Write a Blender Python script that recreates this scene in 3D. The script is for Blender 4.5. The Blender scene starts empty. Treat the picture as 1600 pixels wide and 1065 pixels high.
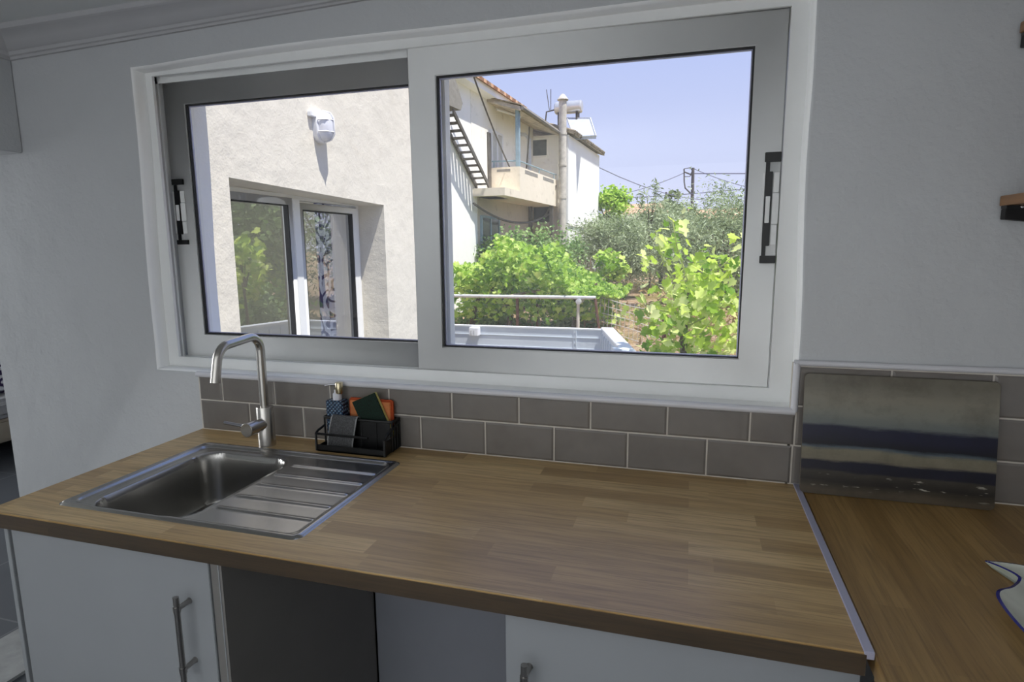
import bpy, bmesh, math, random
import numpy as np
from mathutils import Vector, Matrix

random.seed(7); rng = np.random.default_rng(7)
S = bpy.context.scene
COL = S.collection
PI = math.pi

# ------------------------------------------------------------------ materials
def lin(c):
    return tuple(((v/255)/12.92 if v/255 <= .04045 else (((v/255)+.055)/1.055)**2.4) for v in c)
def rgb(r, g, b): return (*lin((r, g, b)), 1)

class NT:
    def __init__(s, name):
        s.m = bpy.data.materials.new(name); s.m.use_nodes = True
        s.t = s.m.node_tree; s.n = s.t.nodes; s.l = s.t.links
        s.b = s.n['Principled BSDF']; s.out = s.n['Material Output']
    def new(s, typ, **kw):
        n = s.n.new(typ)
        for k, v in kw.items():
            if k.startswith('_'): setattr(n, k[1:], v)
            else: n.inputs[k.replace('__', ' ')].default_value = v
        return n
    def link(s, a, b): s.l.new(a, b)
    def coord(s, scale=(1, 1, 1), rot=(0, 0, 0), kind='Object'):
        tc = s.new('ShaderNodeTexCoord'); mp = s.new('ShaderNodeMapping')
        mp.inputs['Scale'].default_value = scale; mp.inputs['Rotation'].default_value = rot
        s.link(tc.outputs[kind], mp.inputs['Vector']); return mp.outputs['Vector']
    def ramp(s, fac, stops, interp='LINEAR'):
        r = s.new('ShaderNodeValToRGB'); r.color_ramp.interpolation = interp
        e = r.color_ramp.elements
        while len(e) < len(stops): e.new(.5)
        for i, (p, c) in enumerate(stops): e[i].position = p; e[i].color = c
        s.link(fac, r.inputs['Fac']); return r.outputs['Color']
    def mix(s, fac, a, b, mode='MIX'):
        m = s.new('ShaderNodeMix', _data_type='RGBA', _blend_type=mode)
        for sock, v in ((m.inputs[0], fac), (m.inputs[6], a), (m.inputs[7], b)):
            if isinstance(v, (int, float, tuple)): sock.default_value = v
            else: s.link(v, sock)
        return m.outputs[2]
    def noise(s, vec, scale, detail=4, rough=.55):
        n = s.new('ShaderNodeTexNoise', Scale=scale, Detail=detail, Roughness=rough)
        s.link(vec, n.inputs['Vector']); return n.outputs['Fac']
    def bump(s, h, strength=.3, dist=.01):
        b = s.new('ShaderNodeBump', Strength=strength, Distance=dist)
        s.link(h, b.inputs['Height']); s.link(b.outputs['Normal'], s.b.inputs['Normal'])
    def done(s, rough=.5, metal=0., spec=.5):
        s.b.inputs['Roughness'].default_value = rough; s.b.inputs['Metallic'].default_value = metal
        s.b.inputs['Specular IOR Level'].default_value = spec
        return s.m

def mat(name, c, rough=.5, metal=0., var=.08, vs=6., bump=0., bs=60., spec=.5, aniso=0):
    t = NT(name); v = t.coord()
    f = t.noise(v, vs)
    d = tuple(x*(1-var*2) for x in c[:3])+(1,); l = tuple(min(1, x*(1+var)) for x in c[:3])+(1,)
    t.link(t.ramp(f, [(.3, d), (.7, l)]), t.b.inputs['Base Color'])
    if bump: t.bump(t.noise(v, bs, 6), bump, .01)
    return t.done(rough, metal, spec)

M = {}
M['pvc'] = mat('pvc', rgb(236, 237, 236), .35, var=.015)
M['gasket'] = mat('gasket', rgb(30, 30, 32), .6)
M['black'] = mat('black_plastic', rgb(14, 14, 15), .35)
M['black_metal'] = mat('black_metal', rgb(9, 9, 10), .45, spec=.4)
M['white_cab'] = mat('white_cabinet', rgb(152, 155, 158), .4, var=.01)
M['cab_grey'] = mat('cabinet_grey', rgb(124, 121, 118), .5, var=.02)
M['trim_white'] = mat('trim_white', rgb(215, 215, 220), .2, var=.02)
M['grout'] = mat('grout', rgb(204, 198, 188), .9, var=.06, vs=30)
M['ceil'] = mat('ceiling_paint', rgb(205, 208, 208), .9, var=.02, vs=2)
M['cornice'] = mat('cornice_paint', rgb(186, 186, 188), .85, var=.02)
M['navy'] = None
M['orange'] = mat('orange_sponge', rgb(222, 138, 84), .9, var=.1, vs=40, bump=.5, bs=500)
M['orange_dark'] = mat('orange_sponge_edge', rgb(196, 84, 40), .9, var=.1, vs=60, bump=.5, bs=400)
M['green'] = mat('green_scourer', rgb(18, 56, 40), .95, var=.25, vs=250, bump=1, bs=900)
M['yellow'] = mat('yellow_foam', rgb(226, 214, 130), .9, var=.12, vs=120, bump=.6, bs=500)
M['towel'] = mat('grey_towel', rgb(128, 128, 130), .95, var=.22, vs=260, bump=1, bs=900)
M['towel_hem'] = mat('grey_hem', rgb(165, 165, 166), .95, var=.1, vs=260, bump=.6, bs=900)
M['gold'] = mat('brass_pump', rgb(205, 192, 160), .25, 1., var=.03)
M['clear'] = mat('clear_collar', rgb(225, 226, 232), .2, var=.03)
M['china'] = mat('white_china', rgb(205, 208, 196), .12, var=.02)
M['china_blue'] = mat('blue_glaze', rgb(34, 34, 120), .15)
M['steelbar'] = mat('brushed_bar', rgb(168, 165, 162), .3, 1., var=.05)
M['chrome'] = mat('chrome', rgb(200, 200, 205), .12, 1., var=.02)
M['alu_sky_tint'] = mat('aluminium_sky_tint', rgb(190, 190, 212), .35, .3, var=.04)  # lavender in the base colour stands for the sky the metal reflects

def m_steel(name, c, rough, axis):
    t = NT(name); sc = {'y': (300, 3, 300), 'x': (3, 300, 300), 'z': (300, 300, 4)}[axis]
    f = t.noise(t.coord(sc), 1., 2)
    t.link(t.ramp(f, [(.3, tuple(x*.96 for x in c[:3])+(1,)), (.7, c)]), t.b.inputs['Base Color'])
    return t.done(rough, 1.)
M['steel'] = m_steel('sink_steel', rgb(176, 174, 170), .27, 'y')
M['tap'] = m_steel('tap_steel', rgb(196, 192, 186), .27, 'z')

def m_plaster(name, c, b1=.5, stain=None):
    t = NT(name); v = t.coord()
    f = t.noise(v, 1.3, 5)
    col = t.ramp(f, [(.3, tuple(x*.93 for x in c[:3])+(1,)), (.7, c)])
    if stain:
        f3 = t.noise(v, 3.5, 6, .65)
        col = t.mix(t.ramp(f3, [(.58, (0, 0, 0, 1)), (.8, (.55, .55, .55, 1))]), col, stain)
    t.link(col, t.b.inputs['Base Color'])
    a = t.noise(v, 5, 4); b = t.noise(v, 90, 3, .6)
    ad = t.new('ShaderNodeMath', _operation='MULTIPLY_ADD'); ad.inputs[1].default_value = .12
    t.link(b, ad.inputs[0]); t.link(a, ad.inputs[2])
    t.bump(ad.outputs[0], b1, .02)
    return t.done(.92, 0, .2)
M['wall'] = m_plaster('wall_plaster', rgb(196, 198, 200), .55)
M['reveal'] = m_plaster('reveal_plaster_lit', rgb(250, 251, 250), .3)  # wall plaster whitened to imitate window light falling on the reveal
M['ext'] = m_plaster('exterior_plaster', rgb(230, 224, 210), .6, rgb(206, 198, 182))
M['extshade'] = m_plaster('exterior_cream', rgb(250, 247, 238), .4, rgb(170, 156, 135))
M['house_white'] = m_plaster('house_white', rgb(253, 252, 248), .3)
M['concrete'] = m_plaster('balcony_concrete', rgb(240, 229, 208), .5, rgb(150, 136, 118))
M['rough_conc'] = m_plaster('rough_concrete', rgb(150, 146, 138), 1., rgb(90, 88, 84))
M['worn'] = m_plaster('worn_wall', rgb(206, 194, 176), .6, rgb(120, 108, 92))

def m_wood(name, axis, lo, mid, hi, row=.055, wid=.38, rough=.36):
    t = NT(name)
    rot = (0, 0, 0) if axis == 'x' else (0, 0, PI/2)
    v = t.coord(rot=rot)
    bk = t.new('ShaderNodeTexBrick', Scale=1., _offset=.37, _offset_frequency=2, _squash=1.25, _squash_frequency=3)
    bk.inputs['Color1'].default_value = (0, 0, 0, 1); bk.inputs['Color2'].default_value = (1, 1, 1, 1)
    bk.inputs['Mortar'].default_value = (.3, .3, .3, 1); bk.inputs['Mortar Size'].default_value = .0
    bk.inputs['Brick Width'].default_value = wid; bk.inputs['Row Height'].default_value = row
    bk.inputs['Bias'].default_value = 0.
    t.link(v, bk.inputs['Vector'])
    # grain: stretched noise, shifted per stave so neighbours do not continue each other
    sep = t.new('ShaderNodeVectorMath', _operation='MULTIPLY_ADD')
    sep.inputs[1].default_value = (7.3, 3.1, 5.7); t.link(bk.outputs['Color'], sep.inputs[0])
    mp = t.new('ShaderNodeVectorMath', _operation='MULTIPLY'); mp.inputs[1].default_value = (3., 48, 48)
    t.link(v, mp.inputs[0]); t.link(mp.outputs[0], sep.inputs[2])
    g1 = t.noise(sep.outputs[0], 1.2, 6, .62)
    mp2 = t.new('ShaderNodeVectorMath', _operation='MULTIPLY'); mp2.inputs[1].default_value = (7, 190, 190)
    t.link(v, mp2.inputs[0]); g2 = t.noise(mp2.outputs[0], 1., 3, .6)
    base = t.ramp(bk.outputs['Color'], [(0, lo), (.45, mid), (1, hi)])
    dark = tuple(x*.62 for x in lo[:3])+(1,)
    c = t.mix(t.ramp(g1, [(.44, (0, 0, 0, 1)), (.68, (.55, .55, .55, 1))]), base, dark)
    c = t.mix(t.ramp(g2, [(.48, (0, 0, 0, 1)), (.68, (.6, .6, .6, 1))]), c, dark)
    t.link(c, t.b.inputs['Base Color'])
    t.bump(g2, .06, .002)
    return t.done(rough, 0, .75)
M['wood'] = m_wood('oak_staves', 'x', rgb(168, 137, 90), rgb(188, 156, 105), rgb(211, 181, 129))
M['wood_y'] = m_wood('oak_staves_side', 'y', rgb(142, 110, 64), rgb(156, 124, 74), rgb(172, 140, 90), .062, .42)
M['wood_edge_shade'] = m_wood('oak_edge_shade', 'x', rgb(62, 48, 31), rgb(69, 54, 35), rgb(78, 61, 40), .3, .5, .4)  # same oak, darkened in colour for the unlit front edge
M['shelfwood'] = m_wood('shelf_wood', 'y', rgb(120, 84, 50), rgb(140, 100, 60), rgb(155, 116, 74), .2, 2.)
M['oldwood'] = mat('weathered_wood', rgb(140, 122, 102), .9, var=.3, vs=14, bump=.5)
M['bark'] = mat('bark', rgb(92, 76, 60), .95, var=.35, vs=20, bump=1, bs=40)
M['rust'] = mat('rusty_steel', rgb(104, 66, 48), .8, var=.3, vs=25)
M['galv'] = mat('galvanised_pipe', rgb(206, 208, 208), .5, .1, var=.1, vs=20)
M['galv_d'] = mat('flue_cement', rgb(202, 196, 184), .8, var=.12, vs=8)
M['bluepanel'] = mat('blue_grey_panel', rgb(206, 214, 222), .5, var=.04, vs=3)
M['palepanel'] = mat('pale_panel', rgb(226, 228, 230), .5, var=.03)
M['whiteplastic'] = mat('white_plastic', rgb(235, 235, 236), .4, var=.02)
M['bluegrey'] = mat('blue_grey_post', rgb(150, 172, 182), .6, var=.1)
M['dkmetal'] = mat('dark_iron', rgb(98, 92, 84), .6, var=.2)
M['cable'] = mat('cable', rgb(110, 112, 135), .8, var=.02)
M['pole'] = mat('pole_wood', rgb(96, 92, 92), .9, var=.15)
M['tank'] = mat('tank_steel', rgb(225, 222, 214), .3, .6, var=.05)
M['collector'] = mat('collector_glass', rgb(196, 202, 216), .3, 0, var=.05)
M['dkglass'] = mat('dark_pane', rgb(92, 96, 98), .15, var=.15)
M['door_grey'] = mat('painted_door', rgb(196, 196, 190), .6, var=.08)
M['door_beige'] = mat('beige_door', rgb(178, 160, 138), .7, var=.1, vs=8)
M['sofa'] = mat('grey_sofa', rgb(150, 152, 156), .95, var=.1, vs=30)
M['sofa_base'] = mat('beige_frame', rgb(150, 142, 128), .8, var=.08)
M['render_pink'] = mat('pink_render', rgb(196, 172, 160), .9, var=.15, vs=.5)

def m_tile():
    t = NT('taupe_tile'); v = t.coord(); f = t.noise(v, 9, 3)
    t.link(t.ramp(f, [(.3, rgb(116, 111, 106)), (.7, rgb(128, 123, 118))]), t.b.inputs['Base Color'])
    return t.done(.16, 0, .5)
M['tile'] = m_tile()

def m_floor():
    t = NT('floor_tiles'); v = t.coord()
    bk = t.new('ShaderNodeTexBrick', Scale=1., _offset=0.)
    bk.inputs['Color1'].default_value = rgb(66, 70, 76); bk.inputs['Color2'].default_value = rgb(75, 79, 85)
    bk.inputs['Mortar'].default_value = rgb(106, 108, 112); bk.inputs['Mortar Size'].default_value = .004
    bk.inputs['Brick Width'].default_value = .6; bk.inputs['Row Height'].default_value = .6
    t.link(v, bk.inputs['Vector'])
    c = t.mix(t.ramp(t.noise(v, 5, 6), [(.35, (0, 0, 0, 1)), (.7, (.4, .4, .4, 1))]), bk.outputs['Color'], rgb(58, 62, 68))
    t.link(c, t.b.inputs['Base Color']); return t.done(.5)
M['floor'] = m_floor()
M['threshold'] = mat('threshold_marble', rgb(150, 152, 152), .4, var=.12, vs=14)

def m_ground():
    t = NT('dry_ground'); v = t.coord()
    a = t.noise(v, .55, 6, .6); b = t.noise(v, 3., 8, .7); d = t.noise(v, 30., 6, .7)
    c = t.ramp(b, [(.3, rgb(138, 110, 86)), (.5, rgb(196, 168, 138)), (.7, rgb(226, 204, 176))])
    c = t.mix(t.ramp(a, [(.45, (0, 0, 0, 1)), (.6, (.75, .75, .75, 1))]), c, rgb(150, 140, 78))
    c = t.mix(t.ramp(d, [(.4, (.6, .6, .6, 1)), (.6, (0, 0, 0, 1))]), c, rgb(96, 70, 50))
    t.link(c, t.b.inputs['Base Color']); t.bump(b, 1., .15); return t.done(.95, 0, .1)
M['ground'] = m_ground()

def m_leaf(name, stops, trans=.45, rough=.5):
    t = NT(name)
    a = t.new('ShaderNodeAttribute'); a.attribute_name = 'rnd'
    c = t.ramp(a.outputs['Fac'], stops)
    t.link(c, t.b.inputs['Base Color']); t.done(rough, 0, .35)
    tr = t.new('ShaderNodeBsdfTranslucent'); t.link(c, tr.inputs['Color'])
    mx = t.new('ShaderNodeMixShader'); mx.inputs[0].default_value = trans
    t.link(t.b.outputs[0], mx.inputs[1]); t.link(tr.outputs[0], mx.inputs[2]); t.link(mx.outputs[0], t.out.inputs['Surface'])
    return t.m
M['vine'] = m_leaf('vine_leaf', [(0, rgb(120, 164, 40)), (.5, rgb(206, 230, 84)), (1, rgb(246, 250, 180))], .55)
M['vine_far'] = m_leaf('vine_leaf_far', [(0, rgb(92, 138, 40)), (.5, rgb(164, 202, 66)), (1, rgb(222, 236, 138))], .45)
M['olive'] = m_leaf('olive_leaf', [(0, rgb(104, 120, 80)), (.5, rgb(154, 170, 124)), (1, rgb(204, 216, 178))], .3)
M['bright'] = m_leaf('bright_leaf', [(0, rgb(124, 168, 52)), (.5, rgb(172, 208, 76)), (1, rgb(214, 236, 120))], .45)
M['shrub'] = m_leaf('shrub_leaf', [(0, rgb(88, 124, 64)), (.5, rgb(134, 168, 96)), (1, rgb(180, 204, 136))], .4)
M['dry'] = m_leaf('dry_grass', [(0, rgb(150, 126, 84)), (.5, rgb(186, 164, 116)), (1, rgb(150, 164, 84))], .3)
M['stem'] = mat('green_stem', rgb(170, 180, 100), .7, var=.15)

def m_roof():
    t = NT('roof_tiles'); v = t.coord()
    bk = t.new('ShaderNodeTexBrick', Scale=1.)
    bk.inputs['Color1'].default_value = rgb(214, 160, 120); bk.inputs['Color2'].default_value = rgb(232, 194, 160)
    bk.inputs['Mortar'].default_value = rgb(140, 96, 70); bk.inputs['Mortar Size'].default_value = .03
    bk.inputs['Brick Width'].default_value = .35; bk.inputs['Row Height'].default_value = .22
    t.link(v, bk.inputs['Vector'])
    c = t.mix(t.ramp(t.noise(v, 6, 5), [(.45, (0, 0, 0, 1)), (.65, (.5, .5, .5, 1))]), bk.outputs['Color'], rgb(176, 160, 136))
    t.link(c, t.b.inputs['Base Color']); return t.done(.9)
M['roof'] = m_roof()
M['oldroof'] = mat('old_roof', rgb(150, 138, 118), .95, var=.3, vs=8)

def m_glass(name, k, tint=(1, 1, 1, 1), base=0.0):
    t = NT(name); t.n.remove(t.b)
    tr = t.new('ShaderNodeBsdfTransparent'); tr.inputs['Color'].default_value = tint
    gl = t.new('ShaderNodeBsdfGlossy'); gl.inputs['Roughness'].default_value = .0; gl.inputs['Color'].default_value = (1, 1, 1, 1)
    fr = t.new('ShaderNodeFresnel', IOR=1.5)
    ml = t.new('ShaderNodeMath', _operation='MULTIPLY_ADD', _use_clamp=True); ml.inputs[1].default_value = k; ml.inputs[2].default_value = base
    t.link(fr.outputs[0], ml.inputs[0])
    mx = t.new('ShaderNodeMixShader')
    t.link(ml.outputs[0], mx.inputs[0]); t.link(tr.outputs[0], mx.inputs[1]); t.link(gl.outputs[0], mx.inputs[2])
    t.link(mx.outputs[0], t.out.inputs['Surface']); return t.m
M['glass'] = m_glass('window_glass', 1.)
M['glass_wing'] = m_glass('wing_glass', 1.6, (.97, .98, .98, 1), .24)

def m_board():
    t = NT('painted_board'); v = t.coord()
    sx = t.new('ShaderNodeSeparateXYZ'); t.link(v, sx.inputs[0])
    mp = t.new('ShaderNodeVectorMath', _operation='MULTIPLY'); mp.inputs[1].default_value = (5, 5, 40); t.link(v, mp.inputs[0])
    n = t.noise(mp.outputs[0], 1., 6, .65)
    h = t.new('ShaderNodeMath', _operation='MULTIPLY_ADD'); h.inputs[1].default_value = 1/.288; h.inputs[2].default_value = 0
    t.link(sx.outputs['Z'], h.inputs[0])
    tilt = t.new('ShaderNodeMath', _operation='MULTIPLY_ADD'); tilt.inputs[1].default_value = .03
    t.link(sx.outputs['X'], tilt.inputs[0]); t.link(h.outputs[0], tilt.inputs[2])
    w = t.new('ShaderNodeMath', _operation='MULTIPLY_ADD'); w.inputs[1].default_value = .10
    t.link(n, w.inputs[0]); t.link(tilt.outputs[0], w.inputs[2])
    st = [(0, rgb(73, 64, 49)), (.10, rgb(83, 73, 59)), (.17, rgb(37, 33, 28)), (.25, rgb(63, 57, 50)), (.27, rgb(18, 18, 36)), (.335, rgb(12, 14, 37)), (.36, rgb(120, 113, 96)),
          (.43, rgb(126, 120, 100)), (.455, rgb(76, 89, 99)), (.475, rgb(11, 11, 24)), (.56, rgb(20, 20, 47)), (.62, rgb(21, 23, 50)), (.65, rgb(105, 110, 108)),
          (.74, rgb(128, 128, 118)), (.86, rgb(134, 129, 115)), (1, rgb(112, 107, 94))]
    c = t.ramp(w.outputs[0], st)
    f = t.noise(v, 9, 6, .7)
    c = t.mix(t.ramp(f, [(.45, (0, 0, 0, 1)), (.75, (.5, .5, .5, 1))]), c, rgb(120, 104, 78), 'MULTIPLY')
    mp2 = t.new('ShaderNodeVectorMath', _operation='MULTIPLY'); mp2.inputs[1].default_value = (22, 22, 110); t.link(v, mp2.inputs[0])
    fl = t.noise(mp2.outputs[0], 1., 3)
    lowm = t.ramp(tilt.outputs[0], [(.05, (0, 0, 0, 1)), (.09, (1, 1, 1, 1)), (.17, (1, 1, 1, 1)), (.22, (0, 0, 0, 1))])
    flm = t.mix(1., t.ramp(fl, [(.63, (0, 0, 0, 1)), (.7, (.9, .9, .9, 1))]), lowm, 'MULTIPLY')
    c = t.mix(flm, c, rgb(196, 192, 176))
    t.link(c, t.b.inputs['Base Color']); return t.done(.3)
M['board'] = m_board()
M['board_edge'] = mat('board_edge', rgb(96, 88, 74), .4)

def m_navy():
    t = NT('navy_glass'); v = t.coord(scale=(115, 115, 115), rot=(0, PI/4, 0))
    ck = t.new('ShaderNodeTexVoronoi', Scale=1., _feature='F1'); ck.inputs['Randomness'].default_value = 0
    t.link(v, ck.inputs['Vector'])
    t.link(t.ramp(ck.outputs['Distance'], [(.1, rgb(108, 142, 170)), (.5, rgb(20, 36, 62))]), t.b.inputs['Base Color'])
    t.bump(ck.outputs['Distance'], .8, .004); return t.done(.15)
M['navy'] = m_navy()

def m_scroll(name, base, ink, scale):
    t = NT(name); v = t.coord(scale=(scale, scale, scale))
    nz = t.new('ShaderNodeTexNoise', Scale=1., Detail=.6); t.link(v, nz.inputs['Vector'])
    pp = t.new('ShaderNodeMath', _operation='MULTIPLY'); pp.inputs[1].default_value = 11; t.link(nz.outputs['Fac'], pp.inputs[0])
    fr = t.new('ShaderNodeMath', _operation='PINGPONG'); fr.inputs[1].default_value = 1; t.link(pp.outputs[0], fr.inputs[0])
    t.link(t.ramp(fr.outputs[0], [(.28, ink), (.42, base)]), t.b.inputs['Base Color']); return t.done(.9)
M['scroll'] = m_scroll('scroll_fabric', rgb(236, 238, 250), rgb(70, 66, 120), 7)
M['cushion'] = m_scroll('cushion_fabric', rgb(196, 198, 206), rgb(40, 28, 72), 9)
M['voile'] = m_leaf('white_voile', [(0, rgb(244, 245, 252)), (1, rgb(250, 250, 254))], .6)

# ------------------------------------------------------------------ mesh helpers
class MB:
    def __init__(s): s.v = []; s.f = []; s.mi = []
    def add(s, vs, fs, mi=0):
        o = len(s.v); s.v += [tuple(p) for p in vs]
        s.f += [tuple(i+o for i in f) for f in fs]; s.mi += [mi]*len(fs); return s
    def box(s, x0, x1, y0, y1, z0, z1, mi=0):
        x0, x1 = sorted((x0, x1)); y0, y1 = sorted((y0, y1)); z0, z1 = sorted((z0, z1))
        vs = [(x, y, z) for x in (x0, x1) for y in (y0, y1) for z in (z0, z1)]
        return s.add(vs, [(0, 1, 3, 2), (4, 6, 7, 5), (0, 4, 5, 1), (2, 3, 7, 6), (0, 2, 6, 4), (1, 5, 7, 3)], mi)
    def hexa(s, b, t, mi=0):      # two matching quads
        n = len(b)
        fs = [tuple(range(n))[::-1], tuple(range(n, 2*n))] + [(i, (i+1) % n, n+(i+1) % n, n+i) for i in range(n)]
        return s.add(list(b)+list(t), fs, mi)
    def prism(s, poly, ax, a, b, mi=0):
        def P(p, h): return {'x': (h, p[0], p[1]), 'y': (p[0], h, p[1]), 'z': (p[0], p[1], h)}[ax]
        return s.hexa([P(p, a) for p in poly], [P(p, b) for p in poly], mi)
    def tube(s, path, r, n=10, mi=0, caps=True, closed=False):
        P = [Vector(p) for p in path]; m = len(P)
        rs = r if isinstance(r, (list, tuple)) else [r]*m
        vs = []; up = None
        for i in range(m):
            if closed: d = P[(i+1) % m]-P[i-1]
            else: d = P[min(i+1, m-1)]-P[max(i-1, 0)]
            d.normalize()
            if up is None:
                up = Vector((0, 0, 1)) if abs(d.z) < .9 else Vector((1, 0, 0))
            u = (up-d*up.dot(d)).normalized(); w = d.cross(u); up = u
            for k in range(n):
                a = 2*PI*k/n; vs.append(P[i]+(u*math.cos(a)+w*math.sin(a))*rs[i])
        fs = []
        for i in range(m if closed else m-1):
            j = (i+1) % m
            for k in range(n):
                fs.append((i*n+k, i*n+(k+1) % n, j*n+(k+1) % n, j*n+k))
        if caps and not closed: fs += [tuple(range(n))[::-1], tuple((m-1)*n+k for k in range(n))]
        return s.add(vs, fs, mi)
    def cyl(s, a, b, r, n=20, mi=0): return s.tube([a, b], r, n, mi)
    def lathe(s, prof, c=(0, 0, 0), ax='z', n=28, mi=0, sy=1.):
        vs = []
        for r, h in prof:
            for k in range(n):
                a = 2*PI*k/n; x, y = r*math.cos(a), r*math.sin(a)*sy
                vs.append({'z': (c[0]+x, c[1]+y, c[2]+h), 'x': (c[0]+h, c[1]+x, c[2]+y), 'y': (c[0]+x, c[1]+h, c[2]+y)}[ax])
        m = len(prof); fs = []
        for i in range(m-1):
            for k in range(n): fs.append((i*n+k, i*n+(k+1) % n, (i+1)*n+(k+1) % n, (i+1)*n+k))
        if prof[0][0] > 1e-6: fs.append(tuple(range(n))[::-1])
        if prof[-1][0] > 1e-6: fs.append(tuple((m-1)*n+k for k in range(n)))
        return s.add(vs, fs, mi)
    def build(s, name, m, parent=None, bevel=0., seg=2, smooth=False, fix=True, at=None):
        me = bpy.data.meshes.new(name)
        off = Vector(at) if at else Vector((0, 0, 0))
        me.from_pydata([Vector(p)-off for p in s.v], [], s.f)
        for x in (m if isinstance(m, (list, tuple)) else [m]): me.materials.append(x)
        me.polygons.foreach_set('material_index', s.mi)
        bm = bmesh.new(); bm.from_mesh(me)
        if fix:
            bmesh.ops.remove_doubles(bm, verts=bm.verts, dist=1e-6)
            bmesh.ops.recalc_face_normals(bm, faces=bm.faces)
        if bevel:
            es = [e for e in bm.edges if len(e.link_faces) == 2 and e.calc_face_angle(0) > .6]
            bmesh.ops.bevel(bm, geom=es, offset=bevel, segments=seg, affect='EDGES', clamp_overlap=True)
        bm.to_mesh(me); bm.free()
        if smooth or bevel:
            me.polygons.foreach_set('use_smooth', [True]*len(me.polygons))
            if hasattr(me, 'set_sharp_from_angle'): me.set_sharp_from_angle(angle=.7)
        o = bpy.data.objects.new(name, me); COL.objects.link(o); o.location = off
        if parent is not None: o.parent = parent; 
        return o

def kid(o, parent):
    """parent o to an Empty keeping its world place (the Empties are unrotated unless told)"""
    o.parent = parent; o.location = o.location-parent.location
    return o
class Thing:
    """an Empty at the thing's base that parents its parts"""
    def __init__(s, name, label, cat, loc=(0, 0, 0), group=None):
        s.o = bpy.data.objects.new(name, None); COL.objects.link(s.o); s.o.location = loc; s.o.empty_display_size = .1
        tag(s.o, label, cat, group)
    def part(s, mb, name, m, sub=None, label=None, **kw):
        o = mb.build(name, m, **kw)
        if sub is None: kid(o, s.o)
        else:
            o.parent = sub; w = Vector(o.location)
            p = sub
            while p is not None: w -= p.location; p = p.parent
            o.location = w
        if label: o['label'] = label
        return o
def tag(o, label, cat, group=None, kind=None):
    o['label'] = label; o['category'] = cat
    if group: o['group'] = group
    if kind: o['kind'] = kind
    return o
def struct(o): o['kind'] = 'structure'; return o
def arc(c, r, a0, a1, n, f): return [f(c, r, a0+(a1-a0)*i/n) for i in range(n+1)]
def rrect(x0, x1, y0, y1, r, n=6):
    pts = []
    for cx, cy, a in ((x1-r, y1-r, 0), (x0+r, y1-r, PI/2), (x0+r, y0+r, PI), (x1-r, y0+r, 1.5*PI)):
        for i in range(n+1):
            t = a+PI/2*i/n; pts.append((cx+r*math.cos(t), cy+r*math.sin(t)))
    return pts

# ------------------------------------------------------------------ camera
CP = Vector((1.3629, -1.5873, 1.5099))
R = np.array([[0.9591967711370394, 0.28261227693185337, -0.008476742751284976],
              [0.03617629295107281, -0.15240768921127243, -0.9876553913676563],
              [-0.2804154597531959, 0.9470492052669035, -0.15641282790976638]])
cam = bpy.data.cameras.new('camera'); co = bpy.data.objects.new('camera', cam); COL.objects.link(co)
mw = Matrix(((R[0][0], -R[1][0], -R[2][0], CP.x), (R[0][1], -R[1][1], -R[2][1], CP.y), (R[0][2], -R[1][2], -R[2][2], CP.z), (0, 0, 0, 1)))
co.matrix_world = mw
cam.sensor_width = 36; cam.lens = 938.5*36/1600; cam.clip_start = .02; cam.clip_end = 500
S.camera = co

# ------------------------------------------------------------------ light
SUN = Vector((-1, .4, -2.6)).normalized()
sl = bpy.data.lights.new('sun', 'SUN'); sl.energy = 6.3; sl.angle = .009; sl.color = (1, .965, .9)
so = bpy.data.objects.new('sun', sl); COL.objects.link(so); so.rotation_euler = SUN.to_track_quat('-Z', 'Y').to_euler()
w = bpy.data.worlds.new('sky'); S.world = w; w.use_nodes = True
wt = w.node_tree; wn = wt.nodes; bg = wn['Background']
tc = wn.new('ShaderNodeTexCoord'); sx = wn.new('ShaderNodeSeparateXYZ'); rp = wn.new('ShaderNodeValToRGB')
wt.links.new(tc.outputs['Generated'], sx.inputs[0]); wt.links.new(sx.outputs['Z'], rp.inputs['Fac'])
el = rp.color_ramp.elements
for _ in range(2): el.new(.5)
for e, (p, c) in zip(el, [(0, rgb(226, 228, 250)), (.12, rgb(210, 219, 252)), (.35, rgb(182, 199, 250)), (1, rgb(148, 178, 244))]): e.position = p; e.color = c
wt.links.new(rp.outputs['Color'], bg.inputs['Color']); bg.inputs['Strength'].default_value = 1.
def area(name, loc, rot, sx_, sy_, e, c=(1, 1, 1)):
    l = bpy.data.lights.new(name, 'AREA'); l.shape = 'RECTANGLE'; l.size = sx_; l.size_y = sy_; l.energy = e; l.color = c
    o = bpy.data.objects.new(name, l); COL.objects.link(o); o.location = loc; o.rotation_euler = rot; return o
# added fill lights with no seen source: back-wall bounce, frontal panel, living room
area('bounce_fill', (.4, -2.35, 1.1), (PI*.5+.6, 0, PI+.15), 1.6, 1.0, 52, (.98, .99, 1))
area('frontal_fill', (.7, -3.5, 1.2), (PI/2, 0, 0), 2.9, 1.9, 9, (.97, .98, 1))
area('living_fill', (-4.3, -.6, 1.5), (PI/2, 0, -PI/2), 1.6, 1.3, 85, (.95, .97, 1))

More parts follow.
